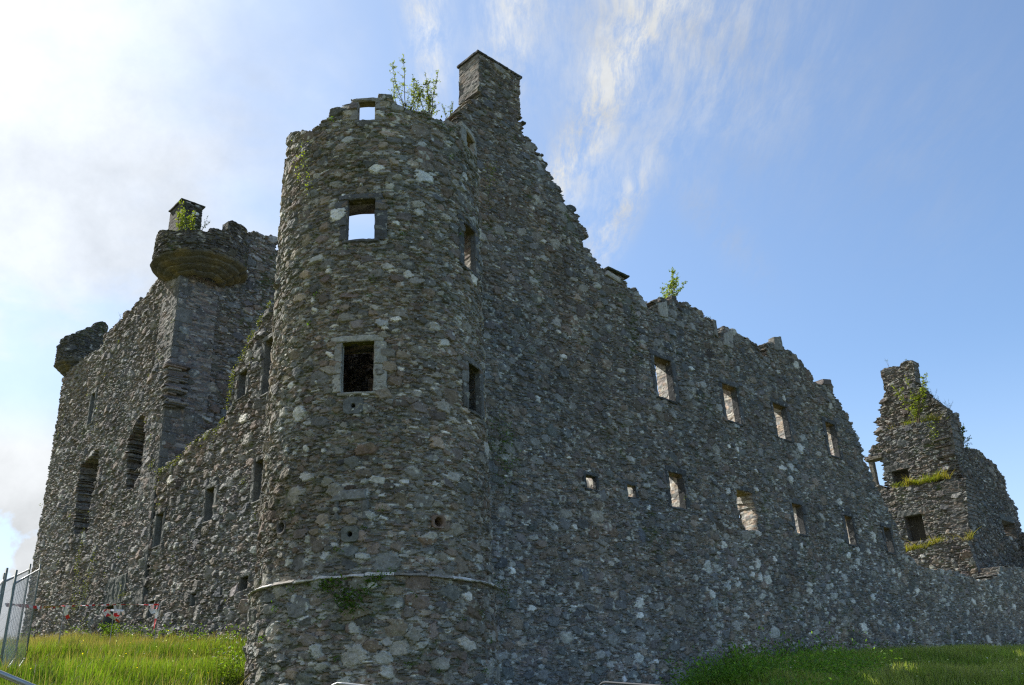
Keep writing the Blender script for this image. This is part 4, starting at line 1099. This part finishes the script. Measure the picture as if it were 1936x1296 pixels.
# ------------------------------------------------------------------ leaves, saplings, creepers
def leaf_arrays(P, size, r, up=.35, asp=.45):
    n = len(P); d = r.normal(0, 1, (n, 3)); d[:, 2] = d[:, 2] * .6 + up; d /= np.linalg.norm(d, axis=1)[:, None]
    s_ = np.cross(d, r.normal(0, 1, (n, 3))); s_ /= np.linalg.norm(s_, axis=1)[:, None]; nn = np.cross(d, s_)
    L_ = (size * r.uniform(.6, 1.3, n))[:, None]
    V_ = np.stack([P, P + d * L_ * .5 + s_ * L_ * asp / 2 + nn * L_ * .06, P + d * L_, P + d * L_ * .5 - s_ * L_ * asp / 2 + nn * L_ * .06], 1).reshape(-1, 3)
    b0 = np.arange(n) * 4; return V_, np.stack([b0, b0 + 1, b0 + 2, b0 + 3], -1)


def leaf_mesh(name, P, size, cA, cB, seed, parent=None, up=.35, asp=.45):
    r = np.random.default_rng(seed); P = np.asarray(P, float)
    V_, Q = leaf_arrays(P, size, r, up, asp); f_ = r.random(len(P))[:, None]
    c = (np.array(cA) * (1 - f_) + np.array(cB) * f_) * r.lognormal(0, .2, len(P))[:, None]
    o = new_mesh(name, V_, Q, None, np.repeat(c, 4, 0), False, M_LEAF)
    if parent is not None: adopt(o, parent)
    return o


def sapling(name, label, base, h, stems, seed, cat='shrub', spread=.35, leaf=.06, nleaf=60, lean=(0, 0), cA=(.075, .11, .018), cB=(.15, .20, .035), rad=.014, group=None, bare=.25, twig=8, leafup=.5):
    r = np.random.default_rng(seed); base = np.asarray(base, float); t = empty(name, label, cat, tuple(base), group); mb = MB(); LP = []
    for s_ in range(stems):
        an = r.uniform(0, 6.28); tilt = spread * r.uniform(.3, 1); hh = h * r.uniform(.7, 1.0); p = base + np.array([r.normal(0, .04), r.normal(0, .04), -.12]); pts = [p]
        d = np.array([math.cos(an) * tilt + lean[0], math.sin(an) * tilt + lean[1], 1.]); n = 9
        for k in range(n): d = d + r.normal(0, .12, 3) * [1, 1, .3] + [0, 0, .08]; p = p + d / np.linalg.norm(d) * hh / n; pts.append(p)
        pts = np.array(pts); mb.tube(pts, np.linspace(rad, rad * .25, n + 1), 5, (.11, .085, .06))
        for k in range(twig):
            f_ = r.uniform(bare, .98); q = pts[min(int(f_ * n), n - 1)] * 1; a2 = r.uniform(0, 6.28); dd = np.array([math.cos(a2) * .8, math.sin(a2) * .8, r.uniform(.3, 1.)]); tl = hh * r.uniform(.12, .32) * (1.25 - f_)
            tp_ = [q]
            for z in range(4): dd = dd + r.normal(0, .15, 3); tp_.append(tp_[-1] + dd / np.linalg.norm(dd) * tl / 4)
            tp_ = np.array(tp_); mb.tube(tp_, np.linspace(rad * .35, rad * .12, 5), 4, (.10, .085, .05))
            for z in range(nleaf // twig + 1):
                g = r.uniform(.15, 1.0) * 4; a = min(int(g), 3); LP.append(tp_[a] + (tp_[a + 1] - tp_[a]) * (g - a) + r.normal(0, .012, 3))
        for z in range(nleaf // 5):
            g = r.uniform(max(bare, .5), 1.) * n; a = min(int(g), n - 1); LP.append(pts[a] + (pts[a + 1] - pts[a]) * (g - a))
    mb.build('stem', M_BARK, t); leaf_mesh('foliage', LP, leaf, cA, cB, seed + 1, t, leafup)
    return t


def on(surf, x, y, h=0.): u, v = surf.uv(x, y); return surf.P(u, v, h)


tower_top = on(TC, 795, 222, -.35); tower_top2 = on(TC, 822, 232, -.3)
sapling('willow_sapling', 'bushy many-stemmed green sapling sprouting from the round tower top, left of its thinner twin', on(TC, 778, 212, -.3), 1.8, 7, 11, spread=.58, leaf=.052, nleaf=190, twig=18, cA=(.12, .155, .03), cB=(.24, .28, .06), bare=.15, lean=(-.03, 0))
sapling('willow_sapling', 'slender upright sapling with sparse leaves on the tower top, nearer the chimney', on(TC, 818, 226, -.1), 1.7, 5, 12, spread=.34, leaf=.052, nleaf=200, twig=16, cA=(.12, .155, .03), cB=(.24, .28, .06), bare=.25, lean=(.0, 0))
sapling('willow_sapling', 'wispy small shoot growing at the foot of the tall chimney', on(PR, 866, 214, -.4), .95, 3, 13, spread=.2, leaf=.05, nleaf=50, cA=(.09, .11, .03))
sapling('willow_sapling', 'lone leafy green sapling standing on the wall head above the dormer stub', on(PR, 1279, 566, -.3), 1.45, 7, 14, spread=.6, leaf=.08, nleaf=150, twig=14, cA=(.12, .17, .02), cB=(.26, .31, .05), bare=.1)
def hang(name, label, pts, n, size, cA, cB, seed, cat='creeper', group=None, jit=.06, stem=True, asp=.45):
    """plant rooted in the wall face: thin stems along pts with leaves around them"""
    r = np.random.default_rng(seed); pts = np.asarray(pts, float); t = empty(name, label, cat, tuple(pts[0]), group)
    f_ = r.uniform(0, len(pts) - 1.001, n); a = f_.astype(int); P = pts[a] + (pts[a + 1] - pts[a]) * (f_ - a)[:, None] + r.normal(0, jit, (n, 3))
    if stem:
        mb = MB(); mb.tube(pts, np.linspace(.008, .004, len(pts)), 4, (.10, .09, .05)); mb.build('stem', M_BARK, t)
    leaf_mesh('foliage', P, size, cA, cB, seed, t, .3, asp); return t


YG, YG2 = (.12, .16, .02), (.22, .26, .04)
hang('wall_plant', 'yellow green plant climbing the upper left edge of the round tower', [on(TC, 590, 372, .05), on(TC, 585, 340, .12), on(TC, 583, 305, .15), on(TC, 582, 275, .14)], 90, .06, YG, YG2, 21, jit=.09)
hang('wall_plant', 'small yellow green sprig left of the climbing plant on the tower', [on(TC, 570, 352, .05), on(TC, 567, 330, .1), on(TC, 563, 305, .12)], 40, .055, YG, YG2, 22, jit=.08)
hang('wall_plant', 'bright yellow green plant in the crack between round tower and gable wall', [on(PR, 918, 388, .1), on(PR, 914, 360, .3), on(PR, 912, 335, .35), on(PR, 913, 322, .3)], 130, .06, YG, YG2, 23, jit=.11)
hang("wall_plant", "green trailing plant on the long wall beside the lower right tower window", [on(PR, 930, 790, .15), on(PR, 942, 820, .2), on(PR, 938, 860, .2), on(PR, 955, 890, .15), on(PR, 935, 915, .1)], 620, .05, (.07, .14, .02), (.14, .24, .04), 24, jit=.19)
hang('wall_plant', 'low ferny growth where the string course meets the long wall', [on(PR, 940, 1105, .2), on(PR, 947, 1130, .2), on(PR, 944, 1160, .15)], 110, .05, (.04, .09, .01), (.09, .15, .02), 25, jit=.08)
r = np.random.default_rng(31); P = []
for (x, y, n, s_) in [(625, 1112, 70, .10), (655, 1135, 120, .12), (690, 1120, 60, .10), (670, 1150, 70, .09), (705, 1100, 40, .07), (640, 1100, 50, .09), (720, 1090, 30, .06)]:
    u, v = TC.uv(x, y)
    for k in range(n): P.append(TC.P(u + r.normal(0, s_), v + r.normal(0, s_ * .8), r.uniform(.08, .16)))
t = empty('fern_patch', 'large green fern patch under the pale ledge course of the tower', 'ferns', tuple(on(TC, 660, 1125, 0)))
leaf_mesh('foliage', P, .08, (.035, .085, .008), (.09, .16, .02), 32, t, .1)
tufts = [(742, 1078), (610, 1175), (703, 1195), (775, 1128), (590, 1106), (640, 1040), (560, 1115), (825, 1270), (770, 1258), (905, 1270), (900, 1160), (868, 1172), (915, 1215), (530, 1150), (560, 1180), (505, 1210), (640, 1245),
         (720, 965), (686, 1000), (660, 470), (705, 530), (870, 445), (760, 445), (640, 590), (600, 560), (700, 560), (588, 615), (850, 300), (740, 222), (628, 228), (830, 240), (850, 248)]
for i, (x, y) in enumerate(tufts):
    n = 24; u, v = TC.uv(x, y); P = [TC.P(u + r.normal(0, .045), v + r.normal(0, .035), r.uniform(.03, .10)) for k in range(n)]
    t = empty('wall_fern', 'tiny green fern tuft rooted in the joints of the round tower', 'fern', tuple(TC.P(u, v, 0.)), 'fern tufts on the round tower')
    leaf_mesh('foliage', P, .055, (.04, .09, .01), (.10, .17, .02), 40 + i, t, .2, .35)
P = []
for (x, y, n, s_) in [(770, 208, 60, .10), (790, 212, 110, .14), (812, 222, 90, .12), (835, 238, 60, .12), (860, 246, 40, .1), (740, 196, 30, .07)]:
    u, v = TC.uv(x, y)
    for k in range(n): P.append(TC.P(u + r.normal(0, s_), v + r.normal(0, s_ * .5), r.uniform(-.35, .08)))
t = empty('moss_clump', 'thick mossy growth hanging over the round tower rim below the saplings', 'moss', tuple(on(TC, 795, 215, 0)))
leaf_mesh('foliage', P, .07, (.04, .07, .01), (.10, .14, .025), 33, t, .0)
# plants on the keep and the ruin
kt = np.array([tc1[0], tc1[1], 0.]); fr = -kt / np.linalg.norm(kt)


def keepat(x, y, dd): p = at(x, y, d1 + dd); return p


sapling('keep_bush', 'yellow green bush growing in the near keep turret before its chimney', keepat(342, 437, -.9), 1.25, 5, 51, spread=.5, leaf=.09, nleaf=70, cA=YG, cB=YG2, rad=.01, bare=.05)
sapling('keep_bush', 'smaller yellow green bush beside the turret chimney, right of its neighbour', keepat(362, 437, -.9), 1.0, 4, 52, spread=.45, leaf=.085, nleaf=60, cA=YG, cB=YG2, rad=.01, bare=.05)
sapling('keep_bush', 'thin bluish shoot leaning out right of the turret chimney', keepat(379, 437, -.3), .9, 2, 53, spread=.35, leaf=.06, nleaf=30, rad=.008, lean=(.3, 0))
sapling('dry_weed', 'thin leafless weed on the keep wall head beside the far turret', on(PL, 226, 606, -.2), .9, 4, 54, cat='weed', spread=.5, leaf=.04, nleaf=20, rad=.007)
sapling('ruin_bush', 'tall yellow green bush on the upper ledge of the ruined gable', on(pl2_, 1738, 797, .2), 3.0, 6, 55, spread=.42, leaf=.13, nleaf=170, cA=(.10, .13, .02), cB=YG2, rad=.02, bare=.1, twig=12)
hang('ruin_creeper', 'creeper trailing down from the upper ledge of the ruined gable', [on(pl2_, 1768, 790, .2), on(pl2_, 1768, 810, .15), on(pl2_, 1768, 835, .15)], 150, .10, YG, YG2, 56, jit=.18)
sapling('ruin_bush', 'dark feathery bush growing from the broken outer edge of the ruined gable', on(PB, 1832, 852, -.3), 2.6, 6, 57, spread=.5, leaf=.10, nleaf=220, cA=(.04, .06, .02), cB=(.08, .11, .03), rad=.015, bare=.1)
sapling('dry_weed', 'tall bare weed stalk on the left corner of the ruin chimney', on(pt, 1680, 695, -.3), 1.1, 2, 58, cat='weed', spread=.25, leaf=.05, nleaf=8, rad=.01, bare=.8, twig=3)
sapling('dry_weed', 'small dry tuft on the right corner of the ruin chimney top', on(pt, 1711, 684, -.3), .5, 4, 59, cat='weed', spread=.6, leaf=.04, nleaf=20, rad=.007)
for i, (x, y) in enumerate([(1758, 748), (1775, 762), (1790, 770)]):
    sapling('dry_weed', 'dry bare twigs along the sloping shoulder below the ruin chimney', on(pt, x, y, -.4), .8, 4, 60 + i, cat='weed', spread=.6, leaf=.04, nleaf=10, rad=.008, group='dry twigs on the ruin shoulder')
r = np.random.default_rng(77); bx, by, bz = [], [], []
for (pl_, x0, y0, x1, y1, n, dep) in [(pl2_, 1672, 813, 1792, 795, 1500, .45), (pl1_, 1682, 924, 1795, 905, 2200, .45), (Plane(K0 - DR * .5, DL), 1702, 1047, 1835, 1020, 2200, .45)]:
    a, b_ = np.array(pl_.uv(x0, y0)), np.array(pl_.uv(x1, y1)); t = r.random(n); q = pl_.P(a[0] + (b_[0] - a[0]) * t, a[1] + (b_[1] - a[1]) * t + .02, -r.uniform(-.05, dep, n))
    bx.append(q[:, 0]); by.append(q[:, 1]); bz.append(q[:, 2])
bx, by, bz = map(np.concatenate, (bx, by, bz)); lk = vn2(bx * 1.6, by * 1.6 + bz * 3, 4) + r.normal(0, .15, len(bx)) > -.03; bx, by, bz = bx[lk], by[lk], bz[lk] + vn2(bx[lk] * 2, by[lk] * 2, 6) * .25; n = len(bx)
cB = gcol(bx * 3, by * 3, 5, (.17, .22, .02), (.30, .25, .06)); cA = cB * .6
tag(blades('ledge_grass', bx, by, bz, r.uniform(.15, .7, n) * .75 * (1 + vn2(bx * 2.5, by * 2.5, 8)), np.full(n, .022), cA, cB, 78, lean=.9), 'yellow green grass growing along the ledges of the ruined gable', 'grass', kind='stuff')
# moss and small plants along the curtain wall head and keep
P = []
hd = [(c_[0], c_[1]) for c_ in cuv if c_[0] > 2.4 and c_[1] > 8]
for a, b_ in zip(hd[:-1], hd[1:]):
    for k in range(26):
        t_ = r.random(); cl = vn2(np.array([a[0] * 2 + t_ * 2.]), np.array([a[1] * 2.]), 3)[0]
        if cl > -.15:
            for z in range(4): P.append(PL.P(a[0] + (b_[0] - a[0]) * t_ + r.normal(0, .05), a[1] + (b_[1] - a[1]) * t_ - abs(r.normal(0, .12)), r.uniform(.0, .10)))
for k in range(60):
    u_ = r.uniform(3, 26); v_ = r.uniform(3, 15)
    if in_poly(np.array([u_]), np.array([v_]), cuv)[0] or in_poly(np.array([u_]), np.array([v_]), kuv)[0]:
        for z in range(14): P.append(PL.P(u_ + r.normal(0, .07), v_ + r.normal(0, .08), r.uniform(.02, .09)))
for (x, y, n, su, sv) in [(152, 1060, 160, .10, .6), (165, 1110, 200, .25, .4), (145, 1140, 120, .25, .3), (180, 1060, 60, .1, .3), (238, 1125, 60, .3, .04), (290, 880, 60, .1, .1), (168, 1180, 90, .3, .2)]:
    u_, v_ = PL.uv(x, y)
    for k in range(n): P.append(PL.P(u_ + r.normal(0, su), v_ + r.normal(0, sv), r.uniform(.02, .10)))
tag(leaf_mesh('wall_moss', P, .06, (.06, .075, .02), (.13, .14, .04), 90), 'cushions of moss dotted over the curtain wall and keep front', 'moss', kind='stuff')
P = []
for k in range(420):
    u_ = r.uniform(4, 30); v_ = r.uniform(2, 15)
    if in_poly(np.array([u_]), np.array([v_]), out_uv)[0] and vn2(np.array([u_ * .5]), np.array([v_ * .5]), 9)[0] > -.05:
        for z in range(8): P.append(PR.P(u_ + r.normal(0, .06), v_ + r.normal(0, .04), r.uniform(.02, .08)))
tag(leaf_mesh('joint_moss', P, .05, (.04, .065, .012), (.085, .12, .02), 91), 'small green moss tufts scattered over the long shaded wall', 'moss', kind='stuff')

# ------------------------------------------------------------------ weeds on the mounds
def weeds(name, label, spots, seed, size, cA, cB, cat='weeds'):
    r = np.random.default_rng(seed); P = []
    for (x, y, d, n, sx_, sz_) in spots:
        p = at(x, y, d); g = float(gz(np.array([p[0]]), np.array([p[1]]))[0])
        for k in range(n):
            q = p + np.array([r.normal(0, sx_), r.normal(0, sx_), 0]); q[2] = g + abs(r.normal(0, sz_)) + .1; P.append(q)
    return tag(leaf_mesh(name, P, size, cA, cB, seed, None, .2, .5), label, cat, kind='stuff')


weeds('nettle_bank', 'dark green nettles and brambles on the shoulder of the right mound', [(1310, 1285, 22.4, 500, .35, .15), (1345, 1262, 22.8, 900, .45, .25), (1385, 1245, 23.2, 1100, .5, .28), (1430, 1240, 23.8, 1200, .6, .32), (1490, 1238, 24.5, 1200, .6, .34), (1550, 1238, 25.5, 1100, .6, .36), (1610, 1240, 26.5, 700, .5, .36), (1420, 1275, 21, 900, .6, .2), (1500, 1275, 21.5, 900, .6, .22)],
      101, .09, (.085, .19, .028), (.20, .33, .055))
weeds('leafy_weeds', 'leafy weeds and dock against the left foot of the round tower', [(455, 1245, 20.2, 500, .22, .30), (470, 1275, 19, 500, .25, .22), (445, 1235, 21, 500, .25, .32), (425, 1270, 18, 500, .4, .22), (395, 1278, 17, 260, .4, .2)], 102, .07, (.06, .11, .012), (.13, .19, .03))
r = np.random.default_rng(120); P = []
for pl_, ua, ub, n in ((PR, 10.5, 38, 420), (PL, 4.5, 26, 300)):
    for k in range(n):
        u_ = r.uniform(ua, ub)
        if vn2(np.array([u_ * .9]), np.array([3.]), 5)[0] < -.12: continue
        q = pl_.P(u_, 0., r.uniform(.12, .5)); g = float(gz(q[:1], q[1:2])[0]); hh_ = r.uniform(.2, .75)
        for z in range(16): P.append([q[0] + r.normal(0, .09), q[1] + r.normal(0, .09), g + hh_ * r.random()])
tag(leaf_mesh('wall_foot_weeds', P, .09, (.05, .10, .016), (.13, .18, .04), 121), 'ragged weeds and nettles along the foot of the castle walls', 'weeds', kind='stuff')
# door fern and meadow flowers
p = at(208, 1205, 31.5); p[2] = float(gz(np.array([p[0]]), np.array([p[1]]))[0]) + .1
t = empty('door_fern', 'bright green fern fronds growing in front of the keep doorway', 'fern', tuple(p)); mb = MB(); P = []
for k in range(6):
    an = r.uniform(0, 6.28); pts = [p + np.array([math.cos(an) * .38 * s_ * s_, math.sin(an) * .38 * s_ * s_, .8 * s_ - .2 * s_ * s_]) for s_ in np.linspace(0, 1, 7)]; mb.tube(pts, .008, 4, (.08, .12, .02))
    for z in range(90): s_ = 5.9 * z / 90; a = int(s_); P.append(np.array(pts[a]) + (np.array(pts[a + 1]) - np.array(pts[a])) * (s_ - a) + r.normal(0, .02, 3))
mb.build('stem', M_BARK, t)
for k in range(6): leaf_mesh('frond', P[k * 90:(k + 1) * 90], .10, (.08, .14, .015), (.15, .22, .03), 5 + k, t, .1, .25)


def flowers(name, label, cat, n, az0, az1, d0, d1, c, seed, size=.012):
    x, y = field(n, az0, az1, d0, d1, seed); r = np.random.default_rng(seed); z = gz(x, y) + r.uniform(.3, .55, len(x)); mb = MB()
    for X, Y, Z in zip(x, y, z):
        k = 5; th = np.arange(k) * 6.283 / k; tilt = r.normal(0, .5, 2)
        ring = np.stack([X + size * np.cos(th), Y + size * np.sin(th), Z + size * (tilt[0] * np.cos(th) + tilt[1] * np.sin(th)) + size * .4], -1)
        mb.add(np.concatenate([ring, [[X, Y, Z]]]), None, [[a, (a + 1) % k, k] for a in range(k)], c)
    return tag(mb.build(name, M_LEAF), label, cat, kind='stuff')


flowers('buttercups', 'tiny yellow buttercups scattered through the sunlit grass', 'flowers', 70, -32, -15, 12, 30, (.65, .50, .02), 110)
flowers('white_flowers', 'small white flower heads scattered over the right hand mound', 'flowers', 110, 14, 32, 19, 30, (.6, .6, .5), 111, .02)
flowers('clover_flowers', 'small pale clover flowers near the foot of the curtain wall', 'flowers', 60, -24, -15, 18, 28, (.55, .55, .5), 112, .014)

# ------------------------------------------------------------------ temporary fence, barriers, tape
mg, b, pr, _o = material('galvanised_steel'); pr.inputs['Base Color'].default_value = (.35, .37, .38, 1); pr.inputs['Metallic'].default_value = .75; pr.inputs['Roughness'].default_value = .45
b.put(pr.inputs['Roughness'], b.rng(b.noise(b.n('ShaderNodeTexCoord').outputs['Object'], 12, 3), .3, .7, .35, .6))
mgr = attr_material('painted_steel', .5, spec=.5); m_dk, b, pr, _o = material('dark_blue_steel'); pr.inputs['Base Color'].default_value = (.05, .06, .075, 1); pr.inputs['Roughness'].default_value = .7  # darker blue-grey base colour than the galvanised barriers


def fence_panel(label, pa, pb, h=2.0, ext=.0):
    pa, pb = np.asarray(pa), np.asarray(pb); t = empty('fence_panel', label, 'fence', tuple(pa - [0, 0, h]), 'temporary fence panels by the keep'); up = np.array([0, 0, 1.])
    for p, e in ((pa, .22), (pb, .12)):
        mb = MB(); mb.tube([p - up * h, p + up * (e + ext)], .021, 8, (.16, .19, .16)); mb.build('post', mgr, t, True)
    mb = MB(); mb.tube([pa, pb], .019, 8); mb.build('top_rail', mg, t, True)
    mb = MB(); mb.tube([pa - up * (h - .15), pb - up * (h - .15)], .019, 8); mb.build('bottom_rail', mg, t, True)
    Ln = np.linalg.norm(pb - pa); d = (pb - pa) / Ln; mb = MB()
    for s_ in np.arange(.08, Ln, .10): mb.tube([pa + d * s_ - up * .02, pa + d * s_ - up * (h - .15)], .0018, 3)
    for z in np.arange(.2, h - .15, .22): mb.tube([pa + d * .02 - up * z, pa + d * (Ln - .02) - up * z], .002, 3)
    o = mb.build('mesh_infill', mg, t)
    return t


fence_panel('temporary wire fence panel at the left edge, partly outside the picture', at(-52, 1165, 12.5), at(6, 1098, 17))
fence_panel('temporary wire fence panel whose far post stands against the sky', at(9, 1100, 17), at(56, 1077, 22.5))
fence_panel('temporary wire fence panel nearest the keep, overlapping the one behind', at(27, 1104, 17), at(75, 1077, 22.5))


def barrier(label, pa, pb, rad=.019, hgt=1.1, bm=None):
    global mg_b
    mg_b = bm or mg
    """steel crowd barrier: hooped frame, uprights and two feet"""
    pa, pb = np.asarray(pa, float), np.asarray(pb, float); up = np.array([0, 0, 1.]); d = pb - pa; Ln = np.linalg.norm(d[:2]); d = d / np.linalg.norm(d)
    t = empty('crowd_barrier', label, 'barrier', tuple(pa - up * hgt), 'steel crowd barriers round the castle')
    c = .16; arc = lambda o, a, b_: [o + a * c * math.cos(x) + b_ * c * math.sin(x) for x in np.linspace(0, math.pi / 2, 7)]
    L3 = np.linalg.norm(pb - pa)
    pts = [pa - up * (hgt - .12)] + arc(pa + d * c - up * c, -d, up) + arc(pb - d * c - up * c, up, d) + [pb - up * (hgt - .12)]
    mb = MB(); mb.tube(pts, rad, 10); mb.tube([pa - up * (hgt - .2), pb - up * (hgt - .2)], rad * .8, 8); mb.tube([pa - up * .13, pb - up * .13], rad * .6, 8); mb.build('frame', mg_b, t, True)
    mb = MB()
    for s_ in np.arange(.14, L3 - .1, .13): mb.tube([pa + d * s_ - up * .13, pa + d * s_ - up * (hgt - .2)], .007, 6)
    mb.build('uprights', mg_b, t, True)
    sd_ = np.cross(d, up)
    for s_ in (.3, L3 - .3):
        q = pa + d * s_ - up * (hgt - .02); mb = MB(); mb.tube([q - sd_ * .3 - up * .0, q - sd_ * .24 + up * .06, q + sd_ * .24 + up * .06, q + sd_ * .3], .014, 6); mb.build('foot', mg_b, t, True)
    return t


barrier('steel crowd barrier whose pale top rail cuts the bottom left corner', at(-70, 1245, 7.6), at(190, 1352, 7.8), .021)
barrier('steel crowd barrier showing only a curved corner below the round tower', at(616, 1289, 9.0), at(900, 1322, 8.6), .013)
barrier('steel crowd barrier with dark top rail below the long wall', at(1125, 1289, 9.6), at(1345, 1304, 8.6), .011, bm=m_dk)
mt, b, pr, _o = material('barrier_tape'); a_ = b.n('ShaderNodeAttribute', attribute_name='Col'); b.put(pr.inputs['Base Color'], a_.outputs['Color']); pr.inputs['Roughness'].default_value = .4


def ribbon(mb, pts, wd=.05, twist=1.5, seed=0, per=.22):
    wd *= 1.4
    pts = np.asarray(pts, float); seg = np.linalg.norm(np.diff(pts, axis=0), axis=1); s_ = np.concatenate([[0], np.cumsum(seg)]); n = max(8, int(s_[-1] / .06)); t = np.linspace(0, s_[-1], n)
    P = np.stack([np.interp(t, s_, pts[:, k]) for k in range(3)], -1); tg = np.gradient(P, axis=0); tg /= np.linalg.norm(tg, axis=1)[:, None]
    a = np.cross(tg, [.3, .5, .8]); a /= np.linalg.norm(a, axis=1)[:, None]; b_ = np.cross(tg, a); ph = twist * t + seed + 1.5 * vn2(t * 1.3, t * 0, seed); w_ = (np.cos(ph)[:, None] * a + np.sin(ph)[:, None] * b_) * wd / 2
    V_ = np.stack([P + w_, P - w_], 1)
    for k in range(n - 1):
        c = (.62, .03, .03) if int(t[k] / per) % 2 else (.8, .8, .8); mb.add([V_[k, 0], V_[k, 1], V_[k + 1, 1], V_[k + 1, 0]], [[0, 1, 2, 3]], None, c)


DT = 26.
tape = empty('barrier_tape', 'red and white barrier tape strung from the fence past the keep doorway', 'tape', tuple(at(217, 1145, DT)))
mb = MB(); ribbon(mb, [at(10, 1144, 19), at(50, 1146, 22.3), at(75, 1149, 22.6), at(105, 1147, 24), at(122, 1146, 24.5)], .05, 1.0, 1, .13); ribbon(mb, [at(75, 1147, 22.6), at(98, 1149, 24), at(122, 1146.5, 24.5), at(217, 1143.5, DT), at(285, 1144, DT), at(300, 1143, DT)], .03, 4, 2, .13)
mb.build('tape_run', mt, tape)
LE = []


def ribbon1(mb_, *a): m_ = MB(); ribbon(m_, *a); m_.build('loose_end', mt, tape)


mb = None; ribbon1(mb, [at(122, 1146, 24.5), at(124, 1158, 24.5), at(129, 1170, 24.5)], .09, 1, 3); ribbon1(mb, [at(109, 1148, 24.2), at(109, 1153, 24.2)], .06, 0, 3)
ribbon1(mb, [at(196, 1154, DT), at(195, 1168, DT), at(192, 1176, DT)], .13, 1, 4); ribbon1(mb, [at(196, 1154, DT), at(201, 1163, DT), at(207, 1162, DT), at(209, 1154, DT), at(205, 1152, DT), at(198, 1158, DT)], .07, 3, 5, .12)
ribbon1(mb, [at(200, 1156, DT), at(208, 1164, DT), at(217, 1170, DT), at(226, 1177, DT)], .09, 1, 6, .3); ribbon1(mb, [at(209, 1154, DT), at(218, 1154, DT), at(234, 1155, DT)], .05, 1, 7, .3)
ribbon1(mb, [at(217, 1143, DT), at(218, 1154, DT), at(219, 1166, DT)], .08, .5, 8); ribbon1(mb, [at(224, 1155, DT), at(223, 1166, DT)], .10, .5, 9, .1); ribbon1(mb, [at(232, 1155, DT), at(234, 1163, DT)], .12, .5, 10, .1)
ribbon1(mb, [at(288, 1144, DT), at(286, 1152, DT), at(288, 1157, DT), at(293, 1156, DT), at(297, 1149, DT), at(299, 1143, DT)], .09, 2, 11, .25); ribbon1(mb, [at(300, 1144, DT), at(297, 1158, DT), at(293, 1176, DT), at(290, 1196, DT)], .07, 1.2, 12, .3)
for i, (x, y0, y1) in enumerate([(217, 1142, 1212), (300, 1142, 1205), (122, 1145, 1215)]):
    mb = MB(); a = at(x, y0, DT if i < 2 else 24.5); g = float(gz(np.array([a[0]]), np.array([a[1]]))[0]); q = a * 1; q[2] = g - .2; mb.tube([q, a + [0, 0, .02]], .011, 6, (.30, .31, .30))
    o = mb.build('tape_stake', mgr); tag(o, ['thin pale stake holding tape in front of the keep doorway', 'thin stake at the right hand end of the barrier tape', 'thin stake holding the tape near the fence'][i], 'stake')
print('all', time.time() - T00)
